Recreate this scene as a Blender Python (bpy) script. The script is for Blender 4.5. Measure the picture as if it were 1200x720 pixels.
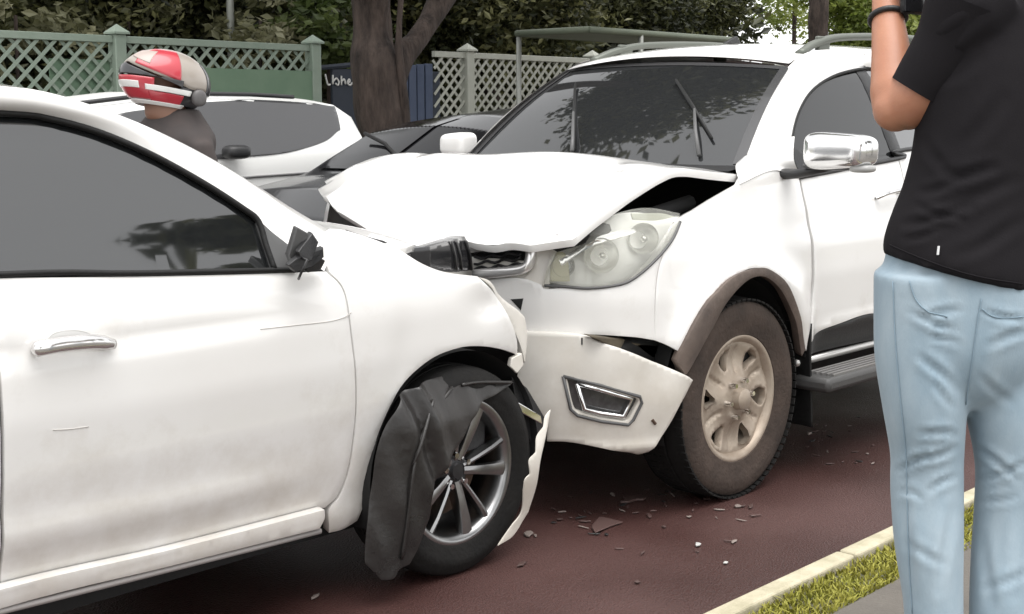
import bpy, bmesh, math, random
import numpy as np
from mathutils import Vector, noise
from mathutils.geometry import delaunay_2d_cdt

random.seed(7); rng = np.random.default_rng(7)
for o in list(bpy.data.objects): bpy.data.objects.remove(o)
scene = bpy.context.scene
COL = scene.collection

# ------------------------------------------------------------------ camera
# World X runs along the street (the way the hatchback faces), Y across it, Z up.
FPX, CAMH = 1600.0, 1.45
PITCH = math.atan(225/1600); HEAD = math.radians(42.4893)
FW = np.array([math.cos(HEAD)*math.cos(PITCH), math.sin(HEAD)*math.cos(PITCH), -math.sin(PITCH)])
RT = np.array([math.sin(HEAD), -math.cos(HEAD), 0.0])
UP = np.cross(RT, FW)
ORG = np.array([0, 0, CAMH])
cam = bpy.data.cameras.new('camera'); cam.sensor_width = 36; cam.lens = FPX/1200*36
cam.clip_start = 0.05; cam.clip_end = 2000
camo = bpy.data.objects.new('camera', cam); COL.objects.link(camo)
camo.location = (0, 0, CAMH)
camo.rotation_euler = Vector(FW).to_track_quat('-Z', 'Y').to_euler()
scene.camera = camo

# ------------------------------------------------------------------ sky, sun, exposure
SUN_EL, SUN_AZ = math.radians(78), math.radians(200)   # high behind thick cloud
world = bpy.data.worlds.new('World'); scene.world = world; world.use_nodes = True
wn = world.node_tree.nodes; wl = world.node_tree.links; wn.clear()
sky = wn.new('ShaderNodeTexSky'); sky.sky_type = 'NISHITA'; sky.sun_disc = False
sky.sun_elevation = SUN_EL; sky.sun_rotation = SUN_AZ; sky.air_density = 1.0; sky.dust_density = 1.2; sky.ozone_density = 1.0
hs = wn.new('ShaderNodeHueSaturation'); hs.inputs['Saturation'].default_value = 0.03
bg = wn.new('ShaderNodeBackground'); bg.inputs['Strength'].default_value = 0.15
wo = wn.new('ShaderNodeOutputWorld')
wl.new(sky.outputs[0], hs.inputs['Color']); wl.new(hs.outputs[0], bg.inputs[0]); wl.new(bg.outputs[0], wo.inputs[0])
sl = bpy.data.lights.new('sun', 'SUN'); sl.energy = 1.5; sl.angle = math.radians(60); sl.color = (1, .975, .95)
so = bpy.data.objects.new('sun', sl); COL.objects.link(so)
sd = Vector((math.sin(SUN_AZ)*math.cos(SUN_EL), math.cos(SUN_AZ)*math.cos(SUN_EL), math.sin(SUN_EL)))
so.rotation_euler = sd.to_track_quat('Z', 'Y').to_euler()
scene.view_settings.view_transform = 'Standard'; scene.view_settings.look = 'None'
scene.view_settings.gamma = 1; scene.view_settings.use_curve_mapping = False
scene.view_settings.exposure = 1.2

# ------------------------------------------------------------------ pixel -> place helpers
def ray(x, y):
    d = FW*FPX + RT*(x-600) + UP*(360-y); return d/np.linalg.norm(d)
def WV(x, y, v): d = ray(x, y); return ORG + d*(v/d[1])          # on the plane Y = v
def WZ(x, y, z): d = ray(x, y); return ORG + d*((z-CAMH)/d[2])   # on the plane Z = z
def WU(x, y, u): d = ray(x, y); return ORG + d*(u/d[0])
def WD(x, y, dep):
    d = ray(x, y); return ORG + d*(dep/(d @ FW))
def proj(P):
    q = np.asarray(P, float) - ORG; w = q @ FW
    return np.stack([600+FPX*(q @ RT)/w, 360-FPX*(q @ UP)/w], -1)
def interp(x, tab):
    t = np.array(tab, float); return np.interp(x, t[:, 0], t[:, 1])
def smoothtab(tab, n=200, k=9):
    t = np.array(tab, float); xs = np.linspace(t[0, 0], t[-1, 0], n); ys = np.interp(xs, t[:, 0], t[:, 1])
    p = np.pad(ys, k//2, mode='edge'); p[:k//2] = 2*ys[0]-ys[1:k//2+1][::-1]; p[-(k//2):] = 2*ys[-1]-ys[-(k//2)-1:-1][::-1]
    ys2 = np.convolve(p, np.ones(k)/k, 'valid')
    return np.stack([xs, ys2], -1)
def cr(pts, per=8):
    P = np.array(pts, float)
    if len(P) < 3: 
        t = np.linspace(0, 1, per+1)[:, None]; return P[0]*(1-t)+P[1]*t
    Q = np.vstack([2*P[0]-P[1], P, 2*P[-1]-P[-2]]); out = []
    for i in range(1, len(Q)-2):
        a, b, c, d = Q[i-1], Q[i], Q[i+1], Q[i+2]
        for k in range(per):
            t = k/per
            out.append(.5*((2*b)+(c-a)*t+(2*a-5*b+4*c-d)*t*t+(3*b-a-3*c+d)*t**3))
    out.append(P[-1]); return np.array(out)

# ------------------------------------------------------------------ materials
MATS = {}
def mat(name, col, rough=.5, metal=0., coat=0., spec=.5, noise_amt=0., noise_scale=8., col2=None, bump=0., bump_scale=40., alpha=1., trans=0., coat_rough=.03, detail=4, sheen=0., stretch=None, rough2=None, subsurf=0., bump_dist=.01):
    if name in MATS: return MATS[name]
    m = bpy.data.materials.new(name); m.use_nodes = True; nt = m.node_tree; n = nt.nodes; l = nt.links
    b = n['Principled BSDF']
    b.inputs['Base Color'].default_value = (*col, 1); b.inputs['Roughness'].default_value = rough
    b.inputs['Metallic'].default_value = metal; b.inputs['Specular IOR Level'].default_value = spec
    b.inputs['Coat Weight'].default_value = coat; b.inputs['Coat Roughness'].default_value = coat_rough
    b.inputs['Alpha'].default_value = alpha; b.inputs['Transmission Weight'].default_value = trans
    if subsurf: b.inputs['Subsurface Weight'].default_value = subsurf; b.inputs['Subsurface Radius'].default_value = (.02, .008, .004)
    if sheen: b.inputs['Sheen Weight'].default_value = sheen
    tc = n.new('ShaderNodeTexCoord'); src = tc.outputs['Object']
    if stretch:
        mp = n.new('ShaderNodeMapping'); mp.inputs['Scale'].default_value = stretch; l.new(src, mp.inputs[0]); src = mp.outputs[0]
    if col2 is not None:
        t = n.new('ShaderNodeTexNoise'); t.inputs['Scale'].default_value = noise_scale; t.inputs['Detail'].default_value = detail; t.inputs['Roughness'].default_value = .62
        l.new(src, t.inputs['Vector'])
        r = n.new('ShaderNodeValToRGB'); r.color_ramp.elements[0].position = .5-.5*(1-noise_amt)*.6-.02; r.color_ramp.elements[1].position = .5+.5*(1-noise_amt)*.6+.02
        r.color_ramp.elements[0].color = (*col, 1); r.color_ramp.elements[1].color = (*col2, 1)
        l.new(t.outputs[0], r.inputs[0]); l.new(r.outputs[0], b.inputs['Base Color'])
        if rough2 is not None:
            mr = n.new('ShaderNodeMapRange'); mr.inputs[1].default_value = .35; mr.inputs[2].default_value = .65; mr.inputs[3].default_value = rough; mr.inputs[4].default_value = rough2
            l.new(t.outputs[0], mr.inputs[0]); l.new(mr.outputs[0], b.inputs['Roughness'])
    if bump:
        t2 = n.new('ShaderNodeTexNoise'); t2.inputs['Scale'].default_value = bump_scale; t2.inputs['Detail'].default_value = 5
        l.new(src, t2.inputs['Vector'])
        bp = n.new('ShaderNodeBump'); bp.inputs['Strength'].default_value = bump; bp.inputs['Distance'].default_value = bump_dist
        l.new(t2.outputs[0], bp.inputs['Height']); l.new(bp.outputs[0], b.inputs['Normal'])
    MATS[name] = m; return m

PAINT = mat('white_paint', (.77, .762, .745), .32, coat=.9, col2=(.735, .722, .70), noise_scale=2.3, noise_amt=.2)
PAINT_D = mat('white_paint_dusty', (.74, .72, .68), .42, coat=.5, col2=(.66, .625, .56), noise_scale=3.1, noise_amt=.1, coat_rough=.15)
GLASSD = mat('dark_side_glass', (.010, .0105, .011), .04, spec=.5)
GLASS = mat('tinted_glass', (.012, .013, .0135), .04, spec=1., coat=1.)
RUBBER = mat('black_rubber', (.010, .010, .010), .55, spec=.3, bump=.2, bump_scale=90)
def ground_tint(m, col=(.42, .37, .30)):
    """cream-grey of the reflected road painted into the lower panels, mottled by noise"""
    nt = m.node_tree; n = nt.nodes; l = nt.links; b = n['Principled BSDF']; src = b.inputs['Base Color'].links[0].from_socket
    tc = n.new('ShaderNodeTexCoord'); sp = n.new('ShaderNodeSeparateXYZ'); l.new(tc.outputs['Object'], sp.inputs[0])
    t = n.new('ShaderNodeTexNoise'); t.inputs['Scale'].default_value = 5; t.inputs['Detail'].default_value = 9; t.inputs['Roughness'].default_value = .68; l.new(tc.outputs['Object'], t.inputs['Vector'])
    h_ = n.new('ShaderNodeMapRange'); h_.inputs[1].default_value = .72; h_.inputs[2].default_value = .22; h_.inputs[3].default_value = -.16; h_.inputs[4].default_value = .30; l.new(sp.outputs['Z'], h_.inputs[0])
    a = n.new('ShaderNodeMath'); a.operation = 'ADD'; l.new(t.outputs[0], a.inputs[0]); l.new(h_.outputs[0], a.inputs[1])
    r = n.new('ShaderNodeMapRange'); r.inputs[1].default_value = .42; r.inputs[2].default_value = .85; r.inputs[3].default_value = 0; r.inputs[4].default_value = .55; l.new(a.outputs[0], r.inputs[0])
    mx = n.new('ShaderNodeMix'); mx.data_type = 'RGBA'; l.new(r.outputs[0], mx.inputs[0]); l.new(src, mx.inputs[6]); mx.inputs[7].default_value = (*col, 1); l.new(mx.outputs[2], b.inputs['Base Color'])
ground_tint(PAINT); ground_tint(PAINT_D)  # road reflection low on the bodies is painted into both whites
TYRE = mat('tyre_rubber', (.008, .008, .008), .8, spec=.22, col2=(.016, .015, .014), noise_scale=12, bump=.3, bump_scale=60)
TYRE_D = mat('dusty_tyre_rubber', (.030, .024, .021), .85, spec=.25, col2=(.085, .062, .05), noise_scale=7, bump=.4, bump_scale=60)
PLAST = mat('black_plastic', (.020, .020, .021), .45, bump=.15, bump_scale=120)
LINER = mat('liner_plastic', (.012, .0115, .0115), .26, spec=.55, col2=(.030, .027, .025), noise_scale=3.5, noise_amt=.1, bump=.12, bump_scale=60, rough2=.5)
FLARE = mat('dusty_trim_plastic', (.055, .042, .037), .7, col2=(.15, .115, .095), noise_scale=11, noise_amt=.1, bump=.2, bump_scale=70)
DARK = mat('dark_void_metal', (.010, .010, .010), .8)
CHROME = mat('chrome', (.78, .78, .78), .10, metal=1.)
SILVER = mat('machined_alloy', (.36, .36, .36), .3, metal=1., col2=(.27, .27, .27), noise_scale=20)
GUNM = mat('dark_alloy', (.045, .045, .047), .4, metal=.6)
ALLOYD = mat('dusty_alloy', (.46, .40, .33), .5, metal=.45, col2=(.30, .235, .18), noise_scale=9, noise_amt=.1, bump=.1, bump_scale=60)
BRAKE = mat('brake_iron', (.10, .075, .06), .5, metal=.7, col2=(.16, .10, .07), noise_scale=14)

def add_scratches(m):
    return m

# ------------------------------------------------------------------ object helpers
def link(o, parent=None):
    COL.objects.link(o)
    if parent is not None:
        o.parent = parent
        if parent.type == 'EMPTY': o.matrix_parent_inverse = parent.matrix_basis.inverted()
    return o
def tag(o, label=None, cat=None, group=None, kind=None):
    if label: o['label'] = label
    if cat: o['category'] = cat
    if group: o['group'] = group
    if kind: o['kind'] = kind
    return o
def empty(name, loc=(0, 0, 0), label=None, cat=None, group=None, rz=0):
    o = bpy.data.objects.new(name, None); o.location = loc; o.rotation_euler = (0, 0, rz); o.empty_display_size = .1
    COL.objects.link(o); tag(o, label, cat, group); return o
def newobj(name, me, m, parent=None, smooth=True):
    if m is not None: me.materials.append(m)
    if smooth:
        me.polygons.foreach_set('use_smooth', [True]*len(me.polygons))
    o = bpy.data.objects.new(name, me); link(o, parent)
    return o
class MB:
    """collects shapes into one mesh"""
    def __init__(s): s.v = []; s.f = []
    def add(s, V, Fs):
        b = len(s.v); s.v += [tuple(map(float, p)) for p in V]; s.f += [tuple(i+b for i in f) for f in Fs]; return s
    def box(s, c, h, R=None):
        V = np.array([[x, y, z] for x in (-1, 1) for y in (-1, 1) for z in (-1, 1)], float)*np.array(h)
        if R is not None: V = V @ np.array(R).T
        return s.add(V+np.array(c), [(0, 1, 3, 2), (4, 6, 7, 5), (0, 4, 5, 1), (2, 3, 7, 6), (0, 2, 6, 4), (1, 5, 7, 3)])
    def tube(s, pts, r, seg=8, cap=True, flat=None):
        P = np.array(pts, float); n = len(P); rr = np.full(n, r) if np.isscalar(r) else np.array(r, float)
        T = np.gradient(P, axis=0); T /= np.linalg.norm(T, axis=1)[:, None]+1e-12
        ref = np.array([0, 0, 1.]) if abs(T[0, 2]) < .9 else np.array([1., 0, 0])
        V = []; a = np.cross(T[0], ref); a /= np.linalg.norm(a)
        for i in range(n):
            a = a-T[i]*(a @ T[i]); a /= np.linalg.norm(a)+1e-12; b = np.cross(T[i], a)
            for k in range(seg):
                t = 2*math.pi*k/seg
                V.append(P[i]+rr[i]*(a*math.cos(t)+b*math.sin(t)*(flat or 1)))
        Fs = [(i*seg+k, i*seg+(k+1) % seg, (i+1)*seg+(k+1) % seg, (i+1)*seg+k) for i in range(n-1) for k in range(seg)]
        if cap: Fs += [tuple(range(seg))[::-1], tuple((n-1)*seg+k for k in range(seg))]
        return s.add(V, Fs)
    def lathe(s, prof, seg=48, axis='y', c=(0, 0, 0), a0=0, a1=2*math.pi):
        """prof: (r, h) ; revolve about local Y"""
        n = len(prof); full = abs(a1-a0-2*math.pi) < 1e-6; m = seg if full else seg+1; V = []
        for k in range(m):
            t = a0+(a1-a0)*k/seg
            for r, h in prof: V.append((c[0]+r*math.cos(t), c[1]+h, c[2]+r*math.sin(t)))
        Fs = []
        for k in range(seg):
            k2 = (k+1) % m
            for i in range(n-1): Fs.append((k*n+i, k*n+i+1, k2*n+i+1, k2*n+i))
        return s.add(V, Fs)
    def prism(s, outl, d, flip=False):
        """polygon outline (3d pts) extruded by vector d"""
        O = np.array(outl, float); n = len(O); V = np.vstack([O, O+np.array(d)])
        Fs = [tuple(range(n))[::-1], tuple(range(n, 2*n))]+[(i, (i+1) % n, n+(i+1) % n, n+i) for i in range(n)]
        return s.add(V, Fs)
    def mesh(s, name='m', recalc=True):
        me = bpy.data.meshes.new(name); me.from_pydata(s.v, [], s.f); me.update()
        if recalc:
            bm = bmesh.new(); bm.from_mesh(me); bmesh.ops.recalc_face_normals(bm, faces=bm.faces); bm.to_mesh(me); bm.free()
        return me
    def build(s, name, m, parent=None, smooth=False, bevel=0., recalc=True, weighted=False):
        o = newobj(name, s.mesh(name, recalc), m, parent, smooth)
        if bevel:
            b = o.modifiers.new('bevel', 'BEVEL'); b.width = bevel; b.segments = 2; b.limit_method = 'ANGLE'; b.angle_limit = math.radians(40)
        if smooth == 'auto' or bevel:
            o.data.polygons.foreach_set('use_smooth', [True]*len(o.data.polygons))
            try: o.data.set_sharp_from_angle(angle=math.radians(35))
            except Exception: pass
        return o
def sharp(o, ang=35):
    o.data.polygons.foreach_set('use_smooth', [True]*len(o.data.polygons)); o.data.set_sharp_from_angle(angle=math.radians(ang)); return o

def gridmesh(name, P, m, parent=None, out=None, thick=0.):
    """P: (n, k, 3) array of points"""
    P = np.asarray(P, float); n, k = P.shape[:2]
    V = P.reshape(-1, 3); Fs = [(i*k+j, i*k+j+1, (i+1)*k+j+1, (i+1)*k+j) for i in range(n-1) for j in range(k-1)]
    if out is not None:
        c = V.mean(0); a = P[min(1, n-1), 0]-P[0, 0]
        i, j = n//2-1 if n > 2 else 0, k//2-1 if k > 2 else 0
        nn = np.cross(P[i, j+1]-P[i, j], P[i+1, j]-P[i, j])
        if nn @ (P[i, j]-np.array(out)) < 0: Fs = [f[::-1] for f in Fs]
    me = bpy.data.meshes.new(name); me.from_pydata([tuple(p) for p in V], [], Fs); me.update()
    o = newobj(name, me, m, parent)
    if thick:
        s = o.modifiers.new('solidify', 'SOLIDIFY'); s.thickness = thick; s.offset = -1
    return o
def loft(name, curves, m, parent=None, n=24, k=6, out=None, bulge=0., thick=0., ctr=None):
    """surface through a list of 3d polylines"""
    C = []
    for c in curves:
        d = cr(c, 10); s = np.r_[0, np.cumsum(np.linalg.norm(np.diff(d, axis=0), axis=1))]; t = np.linspace(0, s[-1], n)
        C.append(np.stack([np.interp(t, s, d[:, i]) for i in range(3)], -1))
    C = np.array(C)                       # (nc, n, 3)
    P = np.array([cr(C[:, i], k) for i in range(n)])   # (n, m, 3)
    if bulge:
        w = np.sin(np.linspace(0, math.pi, P.shape[1]))
        ctrp = np.array(ctr if ctr is not None else out)
        for i in range(n):
            ax = P[i, -1]-P[i, 0]; along = P[min(i+1, n-1), 0]-P[max(i-1, 0), 0]
            nn = np.cross(ax, along); nn /= np.linalg.norm(nn)+1e-9
            if nn @ (P[i, 0]-ctrp) < 0: nn = -nn
            P[i] += nn*bulge*w[:, None]
    return gridmesh(name, P, m, parent, out, thick)

class Surf:
    def __init__(s, f, ar, br, center): s.f = f; s.ar = ar; s.br = br; s.c = np.array(center, float)
    def P(s, a, b): return s.f(np.asarray(a, float), np.asarray(b, float))
    def N(s, a, b):
        a = np.asarray(a, float); b = np.asarray(b, float); e = .004
        n = np.cross(s.P(a+e, b)-s.P(a-e, b), s.P(a, b+e)-s.P(a, b-e)); n /= np.linalg.norm(n, axis=-1, keepdims=True)+1e-12
        p = s.P(a, b); sg = np.sign(np.sum(n*(p-s.c), -1, keepdims=True)); sg[sg == 0] = 1
        return n*sg
    def inv(s, x, y):
        if not hasattr(s, 'g'):
            A, B = np.meshgrid(np.linspace(*s.ar, 60), np.linspace(*s.br, 40), indexing='ij')
            Pp = s.P(A, B); s.g = (A, B, proj(Pp), np.sum(s.N(A, B)*(ORG-Pp), -1) > 0)
        A, B, Q, vis = s.g
        d = np.sum((Q-np.array([x, y]))**2, -1)+np.where(vis, 0, 4e3)
        i = np.unravel_index(np.argmin(d), d.shape); a, b = A[i], B[i]; e = 1e-4
        for _ in range(14):
            q = proj(s.P(a, b)); r = np.array([x, y])-q
            J = np.stack([(proj(s.P(a+e, b))-q)/e, (proj(s.P(a, b+e))-q)/e], -1)
            try: st = np.linalg.solve(J+1e-6*np.eye(2), r)
            except Exception: break
            st = np.clip(st, -.12, .12); a += st[0]; b += st[1]
        if np.hypot(*(np.array([x, y])-proj(s.P(a, b)))) > 6: a, b = A[i], B[i]
        return a, b
    def shift(s, d):
        f = s.f; me = s
        def g(a, b): return f(a, b)+me.N(a, b)*d
        return Surf(g, s.ar, s.br, s.c)
def S(a, b): return ('s', a, b)
def topar(surf, p): return (p[1], p[2]) if p[0] == 's' else surf.inv(*p)
def inpoly(Q, poly):
    x, y = Q[:, 0], Q[:, 1]; ins = np.zeros(len(Q), bool); n = len(poly)
    for i in range(n):
        x0, y0 = poly[i]; x1, y1 = poly[(i+1) % n]
        c = (y0 > y) != (y1 > y)
        if c.any():
            xx = (x1-x0)*(y-y0)/((y1-y0) if y1 != y0 else 1e-12)+x0; ins ^= c & (x < xx)
    return ins
def resample(poly, h):
    P = np.vstack([poly, poly[:1]]); d = np.r_[0, np.cumsum(np.linalg.norm(np.diff(P, axis=0), axis=1))]
    out = []
    for i in range(len(poly)):
        L = d[i+1]-d[i]; k = max(1, int(math.ceil(L/h)))
        for j in range(k): out.append(P[i]+(P[i+1]-P[i])*j/k)
    out = np.array(out); keep = [0]
    for i in range(1, len(out)):
        if np.linalg.norm(out[i]-out[keep[-1]]) > h*.18: keep.append(i)
    return out[keep]
def outline(surf, segs, per=6):
    pts = []
    for sg in segs:
        c = cr([topar(surf, p) for p in sg], per if len(sg) > 2 else 1); pts += list(c[:-1])
    return np.array(pts)
def panel(name, surf, segs, m, parent=None, h=.025, holes=(), flange=.018, edge=.22, disp=None, mirror=None, back=False, raw=None, jitter=0., drop=.002):
    """a sheet lying on a surface, cut to an outline; segs = smooth runs of outline points"""
    poly = resample(raw if raw is not None else outline(surf, segs), h)
    hp = [resample(x if isinstance(x, np.ndarray) else outline(surf, x), h) for x in holes]
    lo, hi = poly.min(0), poly.max(0); X = np.arange(lo[0], hi[0]+h, h); Y = np.arange(lo[1], hi[1]+h, h*.87)
    G = np.array([[x+(h/2 if j % 2 else 0), y] for j, y in enumerate(Y) for x in X])
    if jitter: G += rng.normal(0, jitter*h, G.shape)
    k = inpoly(G, poly)
    for q in hp: k &= ~inpoly(G, q)
    G = G[k]
    for q in [poly]+hp:
        if len(G):
            dm = np.min(np.linalg.norm(G[:, None]-q[None], axis=2), axis=1); G = G[dm > h*.55]
    loops = []; V2 = []; E = []
    for q in [poly]+hp:
        b = len(V2); V2 += [tuple(p) for p in q]; loops.append(list(range(b, b+len(q)))); E += [(b+i, b+(i+1) % len(q)) for i in range(len(q))]
    V2 += [tuple(p) for p in G]
    r = delaunay_2d_cdt([Vector(v) for v in V2], E, [], 0, 1e-6)
    VV = np.array([tuple(v) for v in r[0]]); T = np.array([f for f in r[2]])
    cen = VV[T].mean(1); k = inpoly(cen, poly)
    for q in hp: k &= ~inpoly(cen, q)
    T = T[k]
    Pn = surf.P(VV[:, 0], VV[:, 1]); Nn = surf.N(VV[:, 0], VV[:, 1])
    if disp is not None: Pn = Pn+Nn*np.array([disp(*v) for v in VV])[:, None]
    t0 = np.cross(Pn[T[:, 1]]-Pn[T[:, 0]], Pn[T[:, 2]]-Pn[T[:, 0]])
    if np.sum(t0*Nn[T[:, 0]]) < 0: T = T[:, ::-1]
    if disp is not None:                       # true normals of the dented sheet
        t0 = np.cross(Pn[T[:, 1]]-Pn[T[:, 0]], Pn[T[:, 2]]-Pn[T[:, 0]]); N2 = np.zeros_like(Pn)
        for i in range(3): np.add.at(N2, T[:, i], t0)
        N2 /= np.linalg.norm(N2, axis=1, keepdims=True)+1e-12; Nn = N2
    used = {}
    for i, o_ in enumerate(r[3]):
        for q in o_: used.setdefault(q, i)
    Vs = [tuple(p) for p in Pn]; Ns = Nn.copy(); Fs = [tuple(map(int, t)) for t in T]; NL = list(Ns)
    for li, lp in enumerate(loops):
        ids = [used.get(i, i) for i in lp]; n = len(ids)
        pos = np.array([Pn[i] for i in ids]); nr = np.array([Nn[i] for i in ids])
        tg = np.roll(pos, -1, 0)-np.roll(pos, 1, 0); ow = np.cross(tg, nr); ow /= np.linalg.norm(ow, axis=1, keepdims=True)+1e-12
        c2 = np.array([VV[i] for i in ids]); ar = np.sum(c2[:, 0]*np.roll(c2[:, 1], -1)-np.roll(c2[:, 0], -1)*c2[:, 1])
        # make ow point away from the sheet
        q = surf.P(c2[:, 0], c2[:, 1]); 
        test = pos[0]+ow[0]*h*.4
        mid = Pn[T[np.any(T == ids[0], axis=1)][0]].mean(0) if np.any(T == ids[0]) else Pn.mean(0)
        if (mid-pos[0]) @ ow[0] > 0: ow = -ow
        for j, i in enumerate(ids):
            nn = Nn[i]+ow[j]*edge; nn /= np.linalg.norm(nn); NL[i] = nn; Vs[i] = tuple(Pn[i]-Nn[i]*drop)
        if flange:
            b = len(Vs)
            for j in range(n): Vs.append(tuple(pos[j]-nr[j]*drop)); nn = nr[j]*.3+ow[j]; NL.append(nn/np.linalg.norm(nn))
            for j in range(n): Vs.append(tuple(pos[j]-nr[j]*flange)); NL.append(ow[j])
            for j in range(n):
                k2 = (j+1) % n; f = (b+j, b+k2, b+n+k2, b+n+j)
                fn = np.cross(np.array(Vs[f[1]])-np.array(Vs[f[0]]), np.array(Vs[f[3]])-np.array(Vs[f[0]]))
                if fn @ ow[j] < 0: f = f[::-1]
                Fs.append(f)
    if back:
        b = len(Vs)
        for i in range(len(Pn)): Vs.append(tuple(Pn[i]-Nn[i]*flange)); NL.append(-Nn[i])
        Fs += [tuple(int(x)+b for x in t[::-1]) for t in T]
    def make(Vs, Fs, NL, nm):
        me = bpy.data.meshes.new(nm); me.from_pydata(Vs, [], Fs); me.update()
        if m is not None: me.materials.append(m)
        me.polygons.foreach_set('use_smooth', [True]*len(me.polygons))
        me.normals_split_custom_set_from_vertices([tuple(x) for x in NL])
        return link(bpy.data.objects.new(nm, me), parent)
    o = make(Vs, Fs, NL, name)
    if mirror is not None:
        make([(x, 2*mirror-y, z) for x, y, z in Vs], [tuple(f[::-1]) for f in Fs], [np.array([x[0], -x[1], x[2]]) for x in NL], name)
    return o
def mir(P, vc): P = np.array(P, float).copy(); P[..., 1] = 2*vc-P[..., 1]; return P
def plane_surf(v, center): return Surf(lambda a, b: np.stack([a, np.full_like(a, v)+0*b, b+0*a], -1), (-2, 9), (-.2, 2.5), center)
# ================================================================== the ground
def road_material():
    m = bpy.data.materials.new('red_brown_asphalt'); m.use_nodes = True; nt = m.node_tree; n = nt.nodes; l = nt.links; b = n['Principled BSDF']
    tc = n.new('ShaderNodeTexCoord')
    t1 = n.new('ShaderNodeTexNoise'); t1.inputs['Scale'].default_value = 1.1; t1.inputs['Detail'].default_value = 8
    t2 = n.new('ShaderNodeTexNoise'); t2.inputs['Scale'].default_value = 120; t2.inputs['Detail'].default_value = 3
    vo = n.new('ShaderNodeTexVoronoi'); vo.inputs['Scale'].default_value = 160
    for t in (t1, t2, vo): l.new(tc.outputs['Object'], t.inputs['Vector'])
    r = n.new('ShaderNodeValToRGB'); r.color_ramp.elements[0].position = .3; r.color_ramp.elements[1].position = .75
    r.color_ramp.elements[0].color = (.048, .0205, .018, 1); r.color_ramp.elements[1].color = (.088, .041, .036, 1)
    l.new(t1.outputs[0], r.inputs[0])
    mx = n.new('ShaderNodeMix'); mx.data_type = 'RGBA'; mx.blend_type = 'MULTIPLY'; mx.inputs[0].default_value = .8
    r2 = n.new('ShaderNodeValToRGB'); r2.color_ramp.elements[0].position = .25; r2.color_ramp.elements[1].position = .8
    r2.color_ramp.elements[0].color = (.5, .5, .5, 1); r2.color_ramp.elements[1].color = (1.25, 1.22, 1.2, 1)
    l.new(t2.outputs[0], r2.inputs[0]); l.new(r.outputs[0], mx.inputs[6]); l.new(r2.outputs[0], mx.inputs[7]); l.new(mx.outputs[2], b.inputs['Base Color'])
    mr = n.new('ShaderNodeMapRange'); mr.inputs[1].default_value = .3; mr.inputs[2].default_value = .7; mr.inputs[3].default_value = .30; mr.inputs[4].default_value = .58
    l.new(t1.outputs[0], mr.inputs[0]); l.new(mr.outputs[0], b.inputs['Roughness'])
    bp = n.new('ShaderNodeBump'); bp.inputs['Strength'].default_value = .6; bp.inputs['Distance'].default_value = .005
    l.new(vo.outputs['Distance'], bp.inputs['Height']); l.new(bp.outputs[0], b.inputs['Normal'])
    return m
ROAD = road_material()
EARTH = mat('earth', (.07, .075, .035), .95, col2=(.11, .10, .06), noise_scale=.7, bump=.3, bump_scale=6)
PAVE = mat('grey_pavement', (.085, .076, .067), .85, col2=(.13, .117, .10), noise_scale=3.5, noise_amt=.1, bump=.4, bump_scale=90)
KERB = mat('painted_kerb', (.52, .47, .35), .8, col2=(.30, .275, .18), noise_scale=9, noise_amt=.35, bump=.4, bump_scale=50)
def sheet(name, x0, x1, y0, y1, z, m, nx=1, ny=1):
    P = np.array([[[x, y, z] for y in np.linspace(y0, y1, ny+1)] for x in np.linspace(x0, x1, nx+1)])
    o = gridmesh(name, P, m, None, (0, 0, -50)); tag(o, kind='structure'); return o
sheet('ground', -400, 400, -400, 400, -.03, EARTH)
sheet('road', -60, 70, 1.98, 9.4, 0., ROAD)
KT = .115
# near kerb: cast stones with joints, on the pavement side of the road
kerb = MB().box((5, 1.975, -.03), (40, .022, .10)).build('kerb_bed', PAVE); tag(kerb, kind='structure')
kb = MB().box((0, 0, 0), (.496, .032, .13)).mesh()
kb.materials.append(KERB)
for i in range(-6, 24):
    k = bpy.data.objects.new('kerb_stone', kb); k.location = (i*1.0+.2, 1.985+random.uniform(-.003, .003), KT-.13+random.uniform(-.003, .003)); k.rotation_euler = (0, 0, random.uniform(-.004, .004))
    link(k, kerb); bv = k.modifiers.new('b', 'BEVEL'); bv.width = .010; bv.segments = 3
verge = sheet('verge', -60, 70, 1.74, 1.951, KT-.03, EARTH)
pv = sheet('pavement', -60, 70, -14, 1.78, KT-.022, PAVE)
fk = MB().box((5, 9.48, .0), (60, .08, .12)).build('far_kerb', KERB); tag(fk, kind='structure')
sheet('far_pavement', -60, 90, 9.55, 12.6, .1, PAVE)
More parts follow.
